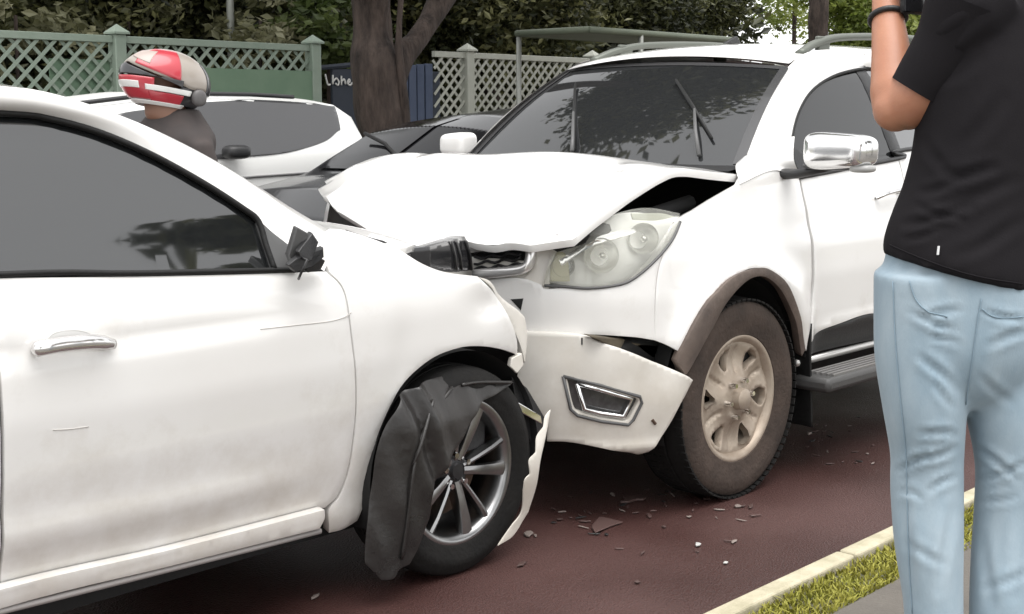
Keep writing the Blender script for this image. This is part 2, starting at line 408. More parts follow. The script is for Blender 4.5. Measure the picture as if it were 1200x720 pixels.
# grass on the verge: blades too many to count
def grass(name, x0, x1, y0, y1, z, n, hgt, m, edge=None):
    x = rng.uniform(x0, x1, n); y = rng.uniform(y0, y1, n)
    nz = np.array([noise.noise((a*3.1, b*3.1, 0)) for a, b in zip(x, y)]); nz2 = np.array([noise.noise((a*1.3, 7, 0)) for a in x])
    edge_y = y0+.03+.05*nz2+.04*nz
    keep = (y > edge_y) & ((nz > -.45) | (rng.random(n) < .3)); x, y, nz = x[keep], y[keep], nz[keep]; n = len(x)
    h = hgt*rng.uniform(.35, 1.15, n)*(1+.6*nz); a = rng.uniform(0, 2*math.pi, n); w = rng.uniform(.0025, .005, n); ln = rng.normal(0, .6, (n, 2))*h[:, None]
    dx, dy = np.cos(a)*w, np.sin(a)*w
    p0 = np.stack([x-dx, y-dy, np.full(n, z)], -1); p1 = np.stack([x+dx, y+dy, np.full(n, z)], -1)
    m0 = np.stack([x-dx*.7+ln[:, 0]*.35, y-dy*.7+ln[:, 1]*.35, z+h*.6], -1); m1 = np.stack([x+dx*.7+ln[:, 0]*.35, y+dy*.7+ln[:, 1]*.35, z+h*.6], -1)
    tp = np.stack([x+ln[:, 0], y+ln[:, 1], z+h], -1)
    V = np.stack([p0, p1, m1, m0, tp], 1).reshape(-1, 3); i = np.arange(n)*5
    F4 = np.stack([i, i+1, i+2, i+3], -1); F3 = np.stack([i+3, i+2, i+4], -1)
    me = bpy.data.meshes.new(name); me.from_pydata(V.tolist(), [], F4.tolist()+F3.tolist())
    o = newobj(name, me, m, smooth=False); return o
GRASS = mat('verge_grass', (.17, .18, .015), .7, col2=(.33, .30, .05), noise_scale=14, noise_amt=.2)
g = grass('grass', 2.2, 7.0, 1.74, 1.95, KT-.03, 15000, .023, GRASS); tag(g, 'short yellow green grass along the back of the kerb', 'grass', kind='stuff')

# ================================================================== wheels
def place(o, hub, steer=0., camber=0.):
    """wheel-local mesh (axis Y, outer face at -Y) moved to its place"""
    me = o.data; c, s_ = math.cos(steer), math.sin(steer); n = len(me.vertices); co = np.empty(n*3); me.vertices.foreach_get('co', co); co = co.reshape(-1, 3)
    R = np.array([[c, -s_, 0], [s_, c, 0], [0, 0, 1.]]); co = co @ R.T+np.array(hub); me.vertices.foreach_set('co', co.ravel()); me.update(); return o
def tyre_profile(R, rr, w):
    return [(rr-.004, -w*.40), (rr+.008, -w*.455), (rr+.02, -w*.46), ((R+rr)/2-.01, -w*.505), ((R+rr)/2+.012, -w*.51), (R-.035, -w*.49), (R-.016, -w*.455), (R-.005, -w*.40), (R, -w*.30), (R+.001, -w*.16), (R-.006, -w*.15), (R-.006, -w*.125), (R+.002, -w*.115), (R+.002, -w*.01), (R-.006, 0), (R-.006, w*.02), (R+.002, w*.03), (R+.001, w*.13), (R-.006, w*.14), (R-.006, w*.16), (R, w*.17), (R-.004, w*.40), (R-.03, w*.49), ((R+rr)/2, w*.51), (rr, w*.42)]
def wheel(parent, hub, kind, side=-1, steer=0.):
    """side -1: outer face towards -Y"""
    R, rr, w = (.385, .238, .235) if kind == 'suv' else (.335, .228, .215)
    def fin(o):
        if side > 0:
            n = len(o.data.vertices); co = np.empty(n*3); o.data.vertices.foreach_get('co', co); co = co.reshape(-1, 3); co[:, 1] *= -1; o.data.vertices.foreach_set('co', co.ravel())
            o.data.flip_normals()
        place(o, hub, steer); return o
    dusty = kind == 'suv'
    # rim: barrel + lip
    b = MB().lathe([(rr-.03, w*.40), (rr-.03, -w*.2), (rr-.022, -w*.36), (rr-.012, -w*.43), (rr, -w*.45), (rr+.006, -w*.44), (rr+.004, -w*.40)], 72)
    rim = fin(sharp(b.build('wheel', ALLOYD if dusty else SILVER, parent), 50))
    t = MB().lathe(tyre_profile(R, rr, w), 96)
    if dusty:      # tread blocks on the shoulder
        for k in range(72):
            a = 2*math.pi*k/72; c, s_ = math.cos(a), math.sin(a); Rm = np.array([[c, 0, -s_], [0, 1, 0], [s_, 0, c]])
            t.box(np.array([(R-.006)*c, -w*.41, (R-.006)*s_]), (.0035, .022, .0125), Rm); t.box(np.array([(R-.0)*c, w*.1, (R-.0)*s_]), (.003, .05, .0125), Rm)
    ty = sharp(t.build('tyre', TYRE_D if dusty else TYRE, rim), 40)
    if dusty:          # dust sits on the sidewall; the tread's shadow is put into its darker colour
        ty.data.materials.append(TYRE)
        for pg in ty.data.polygons:
            c_ = pg.center
            if math.hypot(c_[0], c_[2]) > R-.012: pg.material_index = 1
    fin(ty)
    fin(sharp(MB().lathe([(.02, -w*.02), (.155, -w*.02), (.158, w*.0), (.158, w*.08), (.02, w*.08)], 48).build('brake_disc', BRAKE, rim)))
    fin(MB().box((.11, -.01, .10), (.055, .035, .06)).build('brake_caliper', PLAST, rim, bevel=.01))
    if kind == 'suv':
        cen = np.zeros(3)
        def f(a, b2):
            r_ = np.hypot(a, b2); y = -w*.36-.022*np.exp(-(r_/.09)**2)+.012*np.sin(np.clip((r_-.08)/.12, 0, 1)*math.pi)
            ang = np.arctan2(b2, a); sa = (ang+.07+math.pi/6+math.pi/6) % (math.pi/3)-math.pi/6; y = y+.006*np.cos(6*(ang+.07)+math.pi)*np.clip((r_-.07)/.1, 0, 1)+.009*np.exp(-((sa*r_)/.010)**4)*np.clip((r_-.085)/.02, 0, 1)*np.clip((.205-r_)/.02, 0, 1)
            return np.stack([a, y, b2], -1)
        sf = Surf(f, (-.3, .3), (-.3, .3), (0, .5, 0))
        circ = np.array([[(rr-.016)*math.cos(t), (rr-.016)*math.sin(t)] for t in np.linspace(0, 2*math.pi, 64, endpoint=False)])
        holes = []
        for k in range(6):
            a = k*math.pi/3-.07
            q = []
            for (r_, da) in [(.122, -.05), (.150, -.16), (.178, -.235), (.196, -.24), (.206, -.08), (.200, .10), (.178, .17), (.145, .13), (.122, .07)]: q.append((r_*math.cos(a+da), r_*math.sin(a+da)))
            holes.append(np.array(q))
        sp = panel('wheel_face', sf, None, ALLOYD, rim, h=.012, raw=circ, holes=holes, flange=.03, edge=.9); fin(sp)
        hc = fin(sharp(MB().lathe([(.0, -w*.36-.055), (.028, -w*.36-.054), (.040, -w*.36-.046), (.044, -w*.36-.015), (.046, -w*.3)], 32).build('hub_cap', ALLOYD, rim)))
        for k in range(6):
            a = k*math.pi/3+.15; fin(sharp(MB().lathe([(0, -.028), (.009, -.028), (.011, -.02), (.011, .01)], 10, c=(.072*math.cos(a), -w*.36-.012, .072*math.sin(a))).build('lug_nut', CHROME, rim)))
    else:
        for k in range(5):
            for (da, w0, w1, nm) in [(0, .017, .027, 'spoke'), (.46, .009, .012, 'thin_spoke')]:
                a = k*2*math.pi/5+da-.14; c, s_ = math.cos(a), math.sin(a)
                rd = np.array([c, 0, s_]); tn = np.array([-s_, 0, c]); yy = np.array([0, 1., 0])
                m_ = MB(); secs = []
                for (r_, wd, yo, th) in [(.035, w0*.9, -w*.33, .05), (.09, w0, -w*.37, .045), (.16, (w0+w1)/2, -w*.40, .035), (.215, w1, -w*.39, .03), (rr-.012, w1*1.15, -w*.37, .03)]:
                    p = rd*r_+yy*yo; secs.append([p-tn*wd*.8, p-tn*wd*.0-yy*.004, p+tn*wd*.8, p+tn*wd+yy*.012, p+tn*wd*.7+yy*th, p-tn*wd*.7+yy*th, p-tn*wd+yy*.012])
                V = np.array(secs).reshape(-1, 3); K = 7
                Fs = [(i*K+j, i*K+(j+1) % K, (i+1)*K+(j+1) % K, (i+1)*K+j) for i in range(4) for j in range(K)]+[tuple(range(K)), tuple(4*K+j for j in range(K))]
                m_.add(V, Fs); o = m_.build(nm, SILVER, rim); sharp(o, 30); fin(o)
        fin(sharp(MB().lathe([(0, -w*.36-.004), (.024, -w*.36-.003), (.03, -w*.36+.006), (.055, -w*.30), (.075, -w*.2), (.075, 0)], 40).build('hub_cap', GUNM, rim)))
        for k in range(5):
            a = k*2*math.pi/5+.42; fin(sharp(MB().lathe([(0, -.01), (.009, -.01), (.010, .02)], 8, c=(.052*math.cos(a), -w*.33, .052*math.sin(a))).build('lug_nut', CHROME, rim)))
    return rim

# ================================================================== the white hatchback (left)
HV0, HVC = 2.93, 3.835
HC = (1.3, HVC, .7)
hroot = empty('hatchback_car', (1.3, HVC, 0), 'white crossover car with crushed nose, torn fender liner and missing door mirror', 'car')
off_h = smoothtab([(.10, .12), (.20, .10), (.27, .072), (.33, .066), (.45, .040), (.60, .014), (.74, .0), (.86, .002), (.93, .010), (.99, .024), (1.04, .045), (1.10, .075), (1.20, .118), (1.35, .195), (1.46, .258), (1.52, .31), (1.56, .40), (1.60, .60)], 300, 11)
def nose_h(u): return .16*np.clip(u-2.85, 0, 2)**2+.03*np.clip(.6-u, 0, 3)**2
def side_h(u, z):
    crease = .006*np.exp(-((z-.905)/.03)**2)*np.clip((2.5-u)/.5, 0, 1)-.010*np.exp(-((z-.43-.03*(2.4-u))/.05)**2)*np.clip((2.45-u)/.3, 0, 1)
    d = np.interp(z, off_h[:, 0], off_h[:, 1])
    # a shallow dent running back from the torn corner, and the panel's own slight waviness
    dent = .012*np.exp(-((u-3.12)/.10)**2-((z-.86)/.05)**2)+.006*np.exp(-((u-2.72)/.05)**2-((z-.74)/.10)**2)
    return np.stack([u, HV0+d+nose_h(u)+crease+dent, z], -1)
SH = Surf(side_h, (.2, 3.5), (.15, 1.56), HC)
# --- sheet metal
fdoor = panel('front_door', SH, [[S(1.475, 1.072), (0, 326), (160, 324), (300, 321), (382, 318)], [(382, 318), (402, 340), (411, 390), (417, 470), (410, 540), (398, 578), (382, 595)], [(382, 595), (200, 641), (0, 688), S(1.475, .335)], [S(1.475, .335), S(1.475, 1.072)]], PAINT, hroot, h=.03, mirror=HVC)
panel('rear_door', SH, [[S(.62, 1.11), S(1.465, 1.074)], [S(1.465, 1.074), S(1.465, .335)], [S(1.465, .335), S(.80, .345)], [S(.80, .345), S(.74, .5), S(.62, .68)], [S(.62, .68), S(.62, 1.11)]], PAINT, hroot, h=.04, mirror=HVC)
ah = [S(.36+.375*math.cos(t), .33+.385*math.sin(t)) for t in np.linspace(-.05, math.pi+.05, 9)]
panel('rear_quarter', SH, [[S(.612, 1.113), S(.0, 1.15), S(-.40, 1.12)], [S(-.40, 1.12), S(-.48, .8), S(-.45, .35)], [S(-.45, .35), ah[-1]], ah[::-1], [ah[0], S(.79, .31)], [S(.79, .31), S(.73, .5), S(.612, .68)], [S(.612, .68), S(.612, 1.113)]], PAINT, hroot, h=.04, mirror=HVC)
SIL = SH.shift(.032)
sill = panel('sill', SIL, [[S(.76, .34), (0, 692), (200, 645), (381, 598)], [(381, 598), (381, 608), (375, 620)], [(375, 620), (200, 664), (0, 714), S(.80, .275)], [S(.80, .275), S(.76, .34)]], PAINT, hroot, h=.02, mirror=HVC, flange=.03)
MB().tube([SIL.shift(-.012).P(.8, .258)]+[SIL.shift(-.012).P(*topar(SIL, p)) for p in [(0, 719.5), (100, 694.5), (200, 669.5), (300, 644.5), (378, 624.5)]], .0095, 8).build('sill_seam', mat('dull_grey_trim', (.30, .28, .27), .6), sill, smooth=True)
fender = panel('front_fender', SH, [[(386, 318), (382, 292), (387, 268)], [(387, 268), (405, 270), (440, 281), (470, 294), (495, 309), (522, 319), (560, 324)], [(560, 324), (580, 345), (597, 372), (606, 398), (607, 416)],
    [(607, 416), (590, 410), (565, 406), (538, 408), (504, 422), (470, 454), (447, 500), (434, 545), (427, 588), (419, 611)], [(419, 611), (402, 621), (386, 625)], [(386, 625), (386, 600), (400, 580), (412, 540), (419, 470), (413, 390), (404, 340), (386, 318)]], PAINT, hroot, h=.02, flange=.03)
# --- pillar, roof, glass
top_px = [(0, 131), (60, 138), (120, 155), (180, 181), (240, 214), (285, 243), (303, 258)]
top_in = [SH.P(*topar(SH, p)) for p in top_px]
rear_in = [SH.P(u, z) for u, z in [(-.30, 1.30), (.1, 1.42), (.7, 1.475), (1.2, 1.478)]]
out_px = [(0, 101), (50, 107), (100, 121), (150, 139), (200, 161), (250, 187), (300, 217), (340, 243), (372, 262), (388, 272)]
outc = [WV(x, y, 3.17+.0*i) for i, (x, y) in enumerate(out_px)]
rear_out = [np.array([u, 3.2, z]) for u, z in [(-.38, 1.38), (.1, 1.50), (.7, 1.545), (1.2, 1.547)]]
base_in = [SH.P(*topar(SH, p)) for p in [(330, 282), (352, 300), (380, 318)]]
inn = rear_in+top_in+base_in; ou = rear_out+outc
loft('roof_side_rail', [inn, ou], PAINT, hroot, n=70, k=8, out=HC, bulge=.022)
loft('roof_side_rail', [mir(inn, HVC), mir(ou, HVC)], PAINT, hroot, n=40, k=5, out=HC, bulge=.022)
# roof skin and windscreen between the two outer edges
no = 4+5
ro = np.array(ou[:no-1]); rows = []
for p in cr(ro, 4):
    q = [p[1], p[1]+.25, HVC, 2*HVC-p[1]-.25, 2*HVC-p[1]]
    rows.append([np.array([p[0], y, p[2]+.035*(1-((y-HVC)/(HVC-p[1]))**2)]) for y in np.linspace(p[1]+.004, 2*HVC-p[1]-.004, 17)])
gridmesh('roof', rows, PAINT, hroot, HC)
wsr = np.array(ou[no-2:]); rows = []
for p in cr(wsr, 4): rows.append([np.array([p[0]+.10*(1-((y-HVC)/(HVC-p[1]))**2), y, p[2]-.012]) for y in np.linspace(p[1]+.01, 2*HVC-p[1]-.01, 17)])
gridmesh('windscreen', rows, GLASS, hroot, HC)
SG = SH.shift(-.012)
gl = panel('side_window', SG, [[S(1.42, 1.472), *[(x, y+3) for x, y in top_px[:-1]], (302, 262)], [(302, 262), (312, 290), (319, 316)], [(319, 316), (160, 321), (0, 323), S(1.42, 1.075)], [S(1.42, 1.075), S(1.42, 1.472)]], GLASS, hroot, h=.04, mirror=HVC, flange=.006, edge=0)
panel('rear_side_window', SG, [[S(.15, 1.40), S(.7, 1.468), S(1.36, 1.472)], [S(1.36, 1.472), S(1.36, 1.078)], [S(1.36, 1.078), S(.5, 1.115), S(.15, 1.2)], [S(.15, 1.2), S(.15, 1.40)]], GLASS, hroot, h=.05, mirror=HVC, flange=.006, edge=0)
panel('door_pillar', SH.shift(-.008), [[S(1.35, 1.475), S(1.43, 1.475)], [S(1.43, 1.475), S(1.43, 1.075)], [S(1.43, 1.075), S(1.35, 1.078)], [S(1.35, 1.078), S(1.35, 1.475)]], PLAST, hroot, h=.05, mirror=HVC)
tr = [SH.P(1.0, 1.478)]+[SH.P(*topar(SH, (x, y+1.5))) for x, y in top_px]+[SH.P(*topar(SH, p)) for p in [(312, 288), (322, 316)]]
MB().tube(cr(tr, 5), .0085, 8).build('window_seal', RUBBER, gl, smooth=True)
be = [SH.shift(.001).P(*topar(SH, p)) for p in [(0, 322), (160, 320.5), (318, 317), (345, 317)]]
MB().tube(cr([SH.P(.6, 1.105)]+be, 5), .0075, 8).build('belt_seal', RUBBER, gl, smooth=True)
# sail panel and the stump of the mirror
panel('mirror_triangle', SH.shift(.004), [[(303, 259), (322, 274), (343, 291), (352, 305)], [(352, 305), (350, 317)], [(350, 317), (322, 317)], [(322, 317), (313, 290), (303, 259)]], mat('sail_plastic', (.09, .09, .09), .5), hroot, h=.02)
stump = None
for k, (pts, tw) in enumerate([([(338, 300), (348, 266), (362, 274), (356, 300), (345, 318)], -.07), ([(350, 296), (366, 272), (374, 284), (366, 306), (352, 312)], -.10), ([(338, 312), (352, 300), (380, 290), (378, 302), (366, 314), (345, 319)], -.09), ([(356, 312), (372, 300), (382, 306), (376, 317), (360, 320)], -.05)]):
    c = np.array(pts).mean(0); V = [WV(x, y, 2.955+tw*(.3+.5*abs(math.sin(i*2.1+k)))) for i, (x, y) in enumerate(pts)]
    m_ = MB().prism(V, (.004, .022, .004)); o = m_.build('mirror_shard' if k else 'mirror_stump', PLAST if k != 0 else MATS['sail_plastic'], stump or hroot, bevel=.004)
    if k == 0: stump = o; tag(o, 'broken black stump of the torn-off door mirror')
MB().tube([WV(346, 300, 2.93), WV(360, 305, 2.87), WV(352, 322, 2.88), WV(350, 327, 2.92)], .004, 6).build('mirror_cable', PLAST, stump, smooth=True)
# door handle: recess, bar, chrome strip
SHH = SH.shift(.030)
hb = [SHH.P(*topar(SHH, p)) for p in [(37, 412), (50, 408), (80, 403), (110, 401), (131, 403)]]
hb[0] = SH.shift(.008).P(*topar(SH, (37, 412))); hb[-1] = SH.shift(.010).P(*topar(SH, (131, 404)))
hd = MB().tube(cr(hb, 6), np.interp(np.linspace(0, 1, 25), [0, .12, .5, .88, 1], [.008, .0145, .015, .0145, .010]), 14, flat=1.25).build('handle', mat('handle_chrome', (.72, .71, .70), .16, metal=.85), fdoor, smooth=True)
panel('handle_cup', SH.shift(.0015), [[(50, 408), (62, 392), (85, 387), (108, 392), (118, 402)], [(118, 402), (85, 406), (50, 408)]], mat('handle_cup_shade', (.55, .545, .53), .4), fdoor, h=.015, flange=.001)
SCR = mat('scratch', (.55, .53, .50), .7)
for i, px in enumerate([[(62, 504), (82, 503), (104, 500)], [(305, 386), (350, 381), (385, 377), (403, 372), (412, 366)], ]):
    MB().tube(cr([SH.shift(.0005).P(*topar(SH, p)) for p in px], 5), .0009 if i > 1 else .0013, 5).build('scratch', SCR, fdoor, smooth=True)
# bonnet, crumpled back and up at its front edge
def bon_h(u, v):
    w = np.clip((v-HVC)/.86, -1, 1); z = np.interp(u, [2.3, 2.55, 2.8, 3.05, 3.25, 3.5], [1.13, 1.125, 1.105, 1.07, 1.03, 1.0])-.055*np.abs(w)**3
    z = z+.010*np.sin(u*13+v*3)*np.clip((u-2.75)/.3, 0, 1)+.022*np.exp(-((u-2.95-.1*(v-HVC))/.06)**2)*np.clip(1-np.abs(w)**2, 0, 1)
    return np.stack([u, v, z], -1)
BH = Surf(bon_h, (2.3, 3.5), (2.9, 4.75), HC)
panel('bonnet', BH, None, PAINT, hroot, h=.03, raw=np.array([(2.42, 3.03), (2.60, 2.99), (2.80, 3.0), (2.90, 3.06), (2.98, 3.25), (3.06, 3.5), (3.15, 3.8), (3.22, 4.2), (3.2, 4.5), (3.1, 4.64), (2.6, 4.66), (2.42, 4.62), (2.50, 4.2), (2.53, HVC), (2.50, 3.4)]), flange=.025)
panel('front_fender', SH, [[S(2.55, 1.10), S(3.0, 1.07), S(3.3, 1.0)], [S(3.3, 1.0), S(3.36, .75)], [S(3.36, .75), S(3.25, .62), S(2.98, .72), S(2.7, .6), S(2.6, .33)], [S(2.6, .33), S(2.55, 1.10)]], PAINT, hroot, h=.05).data.transform(__import__('mathutils').Matrix(((1, 0, 0, 0), (0, -1, 0, 2*HVC), (0, 0, 1, 0), (0, 0, 0, 1))))
# dark body core: engine bay, floor, cabin
MB().box((1.0, HVC, .30), (1.95, .72, .11)).build('underbody', DARK, hroot)
MB().box((2.92, HVC+.02, .66), (.30, .62, .26)).build('engine_bay', DARK, hroot, bevel=.03)
MB().box((.95, HVC, .75), (1.35, .70, .30)).build('cabin_floor', DARK, hroot)
# rear end
rows = []
for z, u in [(.28, -.50), (.45, -.56), (.7, -.57), (.95, -.54), (1.12, -.49), (1.38, -.38), (1.45, -.25)]:
    vv = float(SH.P(0., z)[1])+.02; rows.append([np.array([u+.10*((y-HVC)/.9)**2, y, z]) for y in np.linspace(vv, 2*HVC-vv, 13)])
gridmesh('tailgate', rows, PAINT, hroot, HC)
# crushed headlamp housing between the bonnets
HSF = Surf(lambda a, b: np.stack([a, 3.10+.55*np.clip(a-3.0, 0, 1)+.004*np.sin((a-3.2)*60)*np.clip((a-3.2)/.05, 0, 1)+0*b, b+0*a], -1), (2.6, 3.8), (.7, 1.3), (3.0, 3.9, .9))
hl = panel('headlamp_housing', HSF, [[(468, 293), (500, 290), (545, 277)], [(545, 277), (552, 300), (553, 317)], [(553, 317), (525, 319), (497, 314)], [(497, 314), (482, 304), (468, 293)]], mat('glossy_black_plastic', (.022, .022, .024), .22, coat=.3), hroot, h=.012, flange=.05)
tag(hl, 'black broken headlamp housing jammed under the other car\'s bonnet')
for dx in (531, 537, 548):
    MB().tube([HSF.shift(.004).P(*topar(HSF, (dx-3, 283))), HSF.shift(.006).P(*topar(HSF, (dx+1, 300))), HSF.shift(.004).P(*topar(HSF, (dx+3, 316)))], .006 if dx > 540 else .004, 6).build('housing_rib', MATS['sail_plastic'] if dx < 540 else PLAST, hl, smooth=True)
MB().tube([WV(*p, 3.06) for p in [(405, 270), (425, 278), (448, 284), (462, 293), (480, 300)]], [.002, .005, .006, .010, .006], 6).build('gap_shade', PLAST, hroot, smooth=True)  # black tube standing in for the shaded gap above the fender edge
# torn strip of bumper skin at the nose
TS = plane_surf(3.02, HC)
strip = panel('torn_bumper_strip', TS, [[(561, 325), (572, 330), (592, 350), (613, 372)], [(613, 372), (618, 395), (613, 425)], [(613, 425), (606, 400), (595, 370), (578, 342), (561, 325)]], PAINT_D, hroot, h=.012, flange=.02, back=True, disp=lambda a, b: .012*math.sin(a*40))
hang = Surf(lambda a, b: np.stack([a, 2.86+.10*np.clip(a-3.30, -.1, 1)+.02*np.sin(b*14)+0*a, b+0*a], -1), (2.6, 4), (-.1, .8), HC)
ts2 = panel('hanging_bumper_strip', hang, [[(646, 480), (642, 502), (634, 540), (628, 575), (620, 600)], [(620, 600), (603, 627), (584, 640)], [(584, 640), (600, 617), (612, 600), (614, 575)], [(614, 575), (616, 563), (622, 556)], [(622, 556), (621, 540), (629, 530)], [(629, 530), (630, 512), (638, 500)], [(638, 500), (640, 488), (646, 480)]], PAINT_D, hroot, h=.012, flange=.006, back=True)
tag(ts2, 'torn white strip of bumper hanging to the road beside the wheel')
for px, m_, nm in [([(605, 470), (634, 487), (636, 498), (608, 482)], CHROME, 'chrome_trim_shard'), ([(600, 440), (618, 455), (640, 492), (628, 530), (612, 500), (604, 470)], PLAST, 'bumper_bracket'), ([(600, 420), (612, 414), (614, 428), (606, 438), (598, 430)], PAINT_D, 'fender_shard')]:
    V = [WV(x, y, 2.99 if m_ is PLAST else 2.96) for x, y in px]; MB().prism(V, (.004, .02, 0)).build(nm, m_, hroot, bevel=.003)
# wheels, arches
for u, sd in [(2.985, -1), (.36, -1), (2.985, 1), (.36, 1)]:
    wheel(hroot, (u, 3.045 if sd < 0 else 2*HVC-3.045, .334), 'car', sd)
for u in (2.985, .36):
    for sgn in (1, -1):
        yb = HV0+.03 if sgn > 0 else 2*HVC-HV0-.03
        MB().lathe([(.375, 0), (.378, sgn*.26), (.10, sgn*.27)], 36, c=(u, yb, .345), a0=-.35, a1=math.pi+.35).build('wheel_well', DARK, hroot, smooth=True)
# torn fender liner hanging over the front wheel
def lin(u, z):
    t = (u-2.70)
    f = np.interp(t+.28*(z-.35), [-.12, .02, .07, .11, .15, .18, .26, .45], [.03, .0, -.014, .008, -.022, -.010, .012, .03])+.003*np.sin(t*60+z*21)
    v = 2.885-.030*np.clip((.45-z)/.4, 0, 1)+.07*np.clip((z-.52)/.16, 0, 1)**1.5+.25*np.clip(2.70-u, 0, 1)
    return np.stack([u, v+f, z], -1)
LS = Surf(lin, (2.4, 3.4), (-.05, .85), HC)
ln = panel('torn_fender_liner', LS, [[(470, 462), (500, 446), (535, 440), (570, 444), (602, 448)], [(602, 448), (588, 458), (566, 470)], [(566, 470), (556, 490), (543, 515), (527, 545)], [(527, 545), (512, 562), (508, 580), (503, 610), (492, 640), (480, 662)],
    [(480, 662), (468, 668), (462, 678), (448, 680), (440, 672), (428, 660)], [(428, 660), (430, 620), (436, 570), (446, 515), (470, 462)]], LINER, hroot, h=.012, flange=.004, back=True, edge=.3, jitter=.1,
    disp=lambda a, b: .0035*noise.noise((a*14, b*10, 2)))
tag(ln, 'black plastic fender liner torn loose over the front wheel')
for px in [[(528, 455), (500, 500), (486, 540), (478, 600), (470, 655)], [(540, 452), (560, 449), (598, 449)], [(506, 470), (492, 520), (484, 545)]]:
    MB().tube(cr([LS.shift(.006).P(*topar(LS, p)) for p in px], 6), .006, 6).build('liner_rib', LINER, ln, smooth=True)
def blob(c, rx, ry, rz, n1=2.6, n2=2.6, nu=24, nv=14, tap=0.):
    V = []; 
    for i in range(nv+1):
        t = -math.pi/2+math.pi*i/nv
        for j in range(nu):
            p = 2*math.pi*j/nu; sp = lambda x, e: math.copysign(abs(x)**(2/e), x)
            y = sp(math.cos(t), n1)*sp(math.sin(p), n2); V.append((c[0]+rx*sp(math.cos(t), n1)*sp(math.cos(p), n2), c[1]+ry*y, c[2]+rz*sp(math.sin(t), n1)*(1+tap*y)))
    Fs = [(i*nu+j, i*nu+(j+1) % nu, (i+1)*nu+(j+1) % nu, (i+1)*nu+j) for i in range(nv) for j in range(nu)]
    return V, Fs
# ================================================================== the white sport utility vehicle (right)
TV0, TVC, TUC, TUF, TL = 2.80, 3.75, 4.10, 3.40, 1.05
TC = (5.5, TVC, .8)
troot = empty('sport_utility_vehicle', (5.9, TVC, 0), 'white sport utility vehicle with buckled bonnet, dusty wheels and hanging front bumper', 'suv')
off_t = smoothtab([(.15, .12), (.25, .075), (.35, .04), (.50, .014), (.65, .002), (.80, .0), (.95, .012), (1.04, .030), (1.12, .055), (1.20, .072), (1.28, .095), (1.40, .150), (1.52, .208), (1.62, .262), (1.68, .31), (1.72, .40), (1.76, .6)], 300, 9)
def plan_t(a):
    t = np.clip(-a/TL, 0, math.pi); n = 2.5
    c, s_ = np.cos(t), np.sin(t); fc = np.sign(c)*np.abs(c)**(2/n); fs = np.abs(s_)**(2/n)
    u = np.where(a >= 0, TUC+a, TUC-(TUC-TUF)*fs); v = np.where(a >= 0, TV0+0*a, TVC-(TVC-TV0)*fc)
    v = v+np.where(a > 0, .004*np.clip(a-2.2, 0, 3)**2, 0)
    return u, v
def side_t(a, z):
    a, z = np.broadcast_arrays(np.asarray(a, float), np.asarray(z, float)); e = 2e-3
    u, v = plan_t(a); u1, v1 = plan_t(a+e); u0, v0 = plan_t(a-e); du, dv = u1-u0, v1-v0; L = np.hypot(du, dv)+1e-12
    nx, ny = -dv/L, du/L                                    # inward normal of the plan curve
    d = np.interp(z, off_t[:, 0], off_t[:, 1])
    cre = -.012*np.exp(-((z-.56-.02*a)/.035)**2)*np.clip((a-.75)/.2, 0, 1)+.008*np.exp(-((z-1.02)/.05)**2)*np.clip((a-.4)/.3, 0, 1)
    # swell of the wheel arch
    r_ = np.hypot(u-4.36, z-.40); sw = -.035*np.exp(-((r_-.47)/.08)**2)*np.clip((u-3.75)/.2, 0, 1)*np.clip((5.0-u)/.15, 0, 1)
    d = d+cre+sw
    return np.stack([u+nx*d, v+ny*d, z], -1)
ST = Surf(side_t, (-1.2, 2.4), (.15, 1.70), TC)
STL = Surf(side_t, (-1.6, 1.0), (.15, 1.20), TC)
# --- wings, doors
tf = panel('front_fender', ST, [[(799, 255), (830, 237), (868, 215)], [(868, 215), (874, 204), (884, 196), (905, 192), (936, 206)], [(936, 206), (948, 270), (951, 340), (949, 390), (945, 412)],
    [(945, 412), (938, 372), (925, 338), (908, 320), (891, 314), (871, 318), (846, 338), (823, 370), (806, 404), (799, 414)], [(799, 414), (783, 405), (768, 399)], [(768, 399), (769, 345), (777, 300), (799, 255)]], PAINT, troot, h=.022, flange=.03)
td = panel('front_door', ST, [[(938, 207), (1000, 196), (1060, 184), S(1.62, 1.285)], [S(1.62, 1.285), S(1.66, .9), S(1.66, .52)], [S(1.66, .52), (1027, 367), (985, 379), (957, 391), (949, 404)], [(949, 404), (954, 340), (951, 270), (938, 207)]], PAINT, troot, h=.03, mirror=TVC)
panel('rear_door', ST, [[S(1.63, 1.288), S(2.6, 1.33)], [S(2.6, 1.33), S(2.6, .85), S(2.45, .52)], [S(2.45, .52), S(1.67, .52)], [S(1.67, .52), S(1.67, .9), S(1.63, 1.288)]], PAINT, troot, h=.05, mirror=TVC)
STB = Surf(side_t, (2, 4.6), (.15, 1.7), TC)
ra = [S(3.06+.42*math.cos(t), .40+.42*math.sin(t)) for t in np.linspace(.0, math.pi, 9)]
panel('rear_quarter', STB, [[S(2.61, 1.332), S(3.3, 1.36), S(3.95, 1.34)], [S(3.95, 1.34), S(4.0, .8), S(3.95, .42)], [S(3.95, .42), ra[0]], ra, [ra[-1], S(2.61, .85)], [S(2.61, .85), S(2.61, 1.332)]], PAINT, troot, h=.05, mirror=TVC)
panel('front_fender', ST, [[S(-.3, 1.08), S(.4, 1.2), S(.85, 1.23)], [S(.85, 1.23), S(.85, .45)], [S(.85, .45), S(.6, .8), S(.26, .86), S(-.1, .7), S(-.3, .62)], [S(-.3, .62), S(-.3, 1.08)]], PAINT, troot, h=.05).data.transform(__import__('mathutils').Matrix(((1, 0, 0, 0), (0, -1, 0, 2*TVC), (0, 0, 1, 0), (0, 0, 0, 1))))
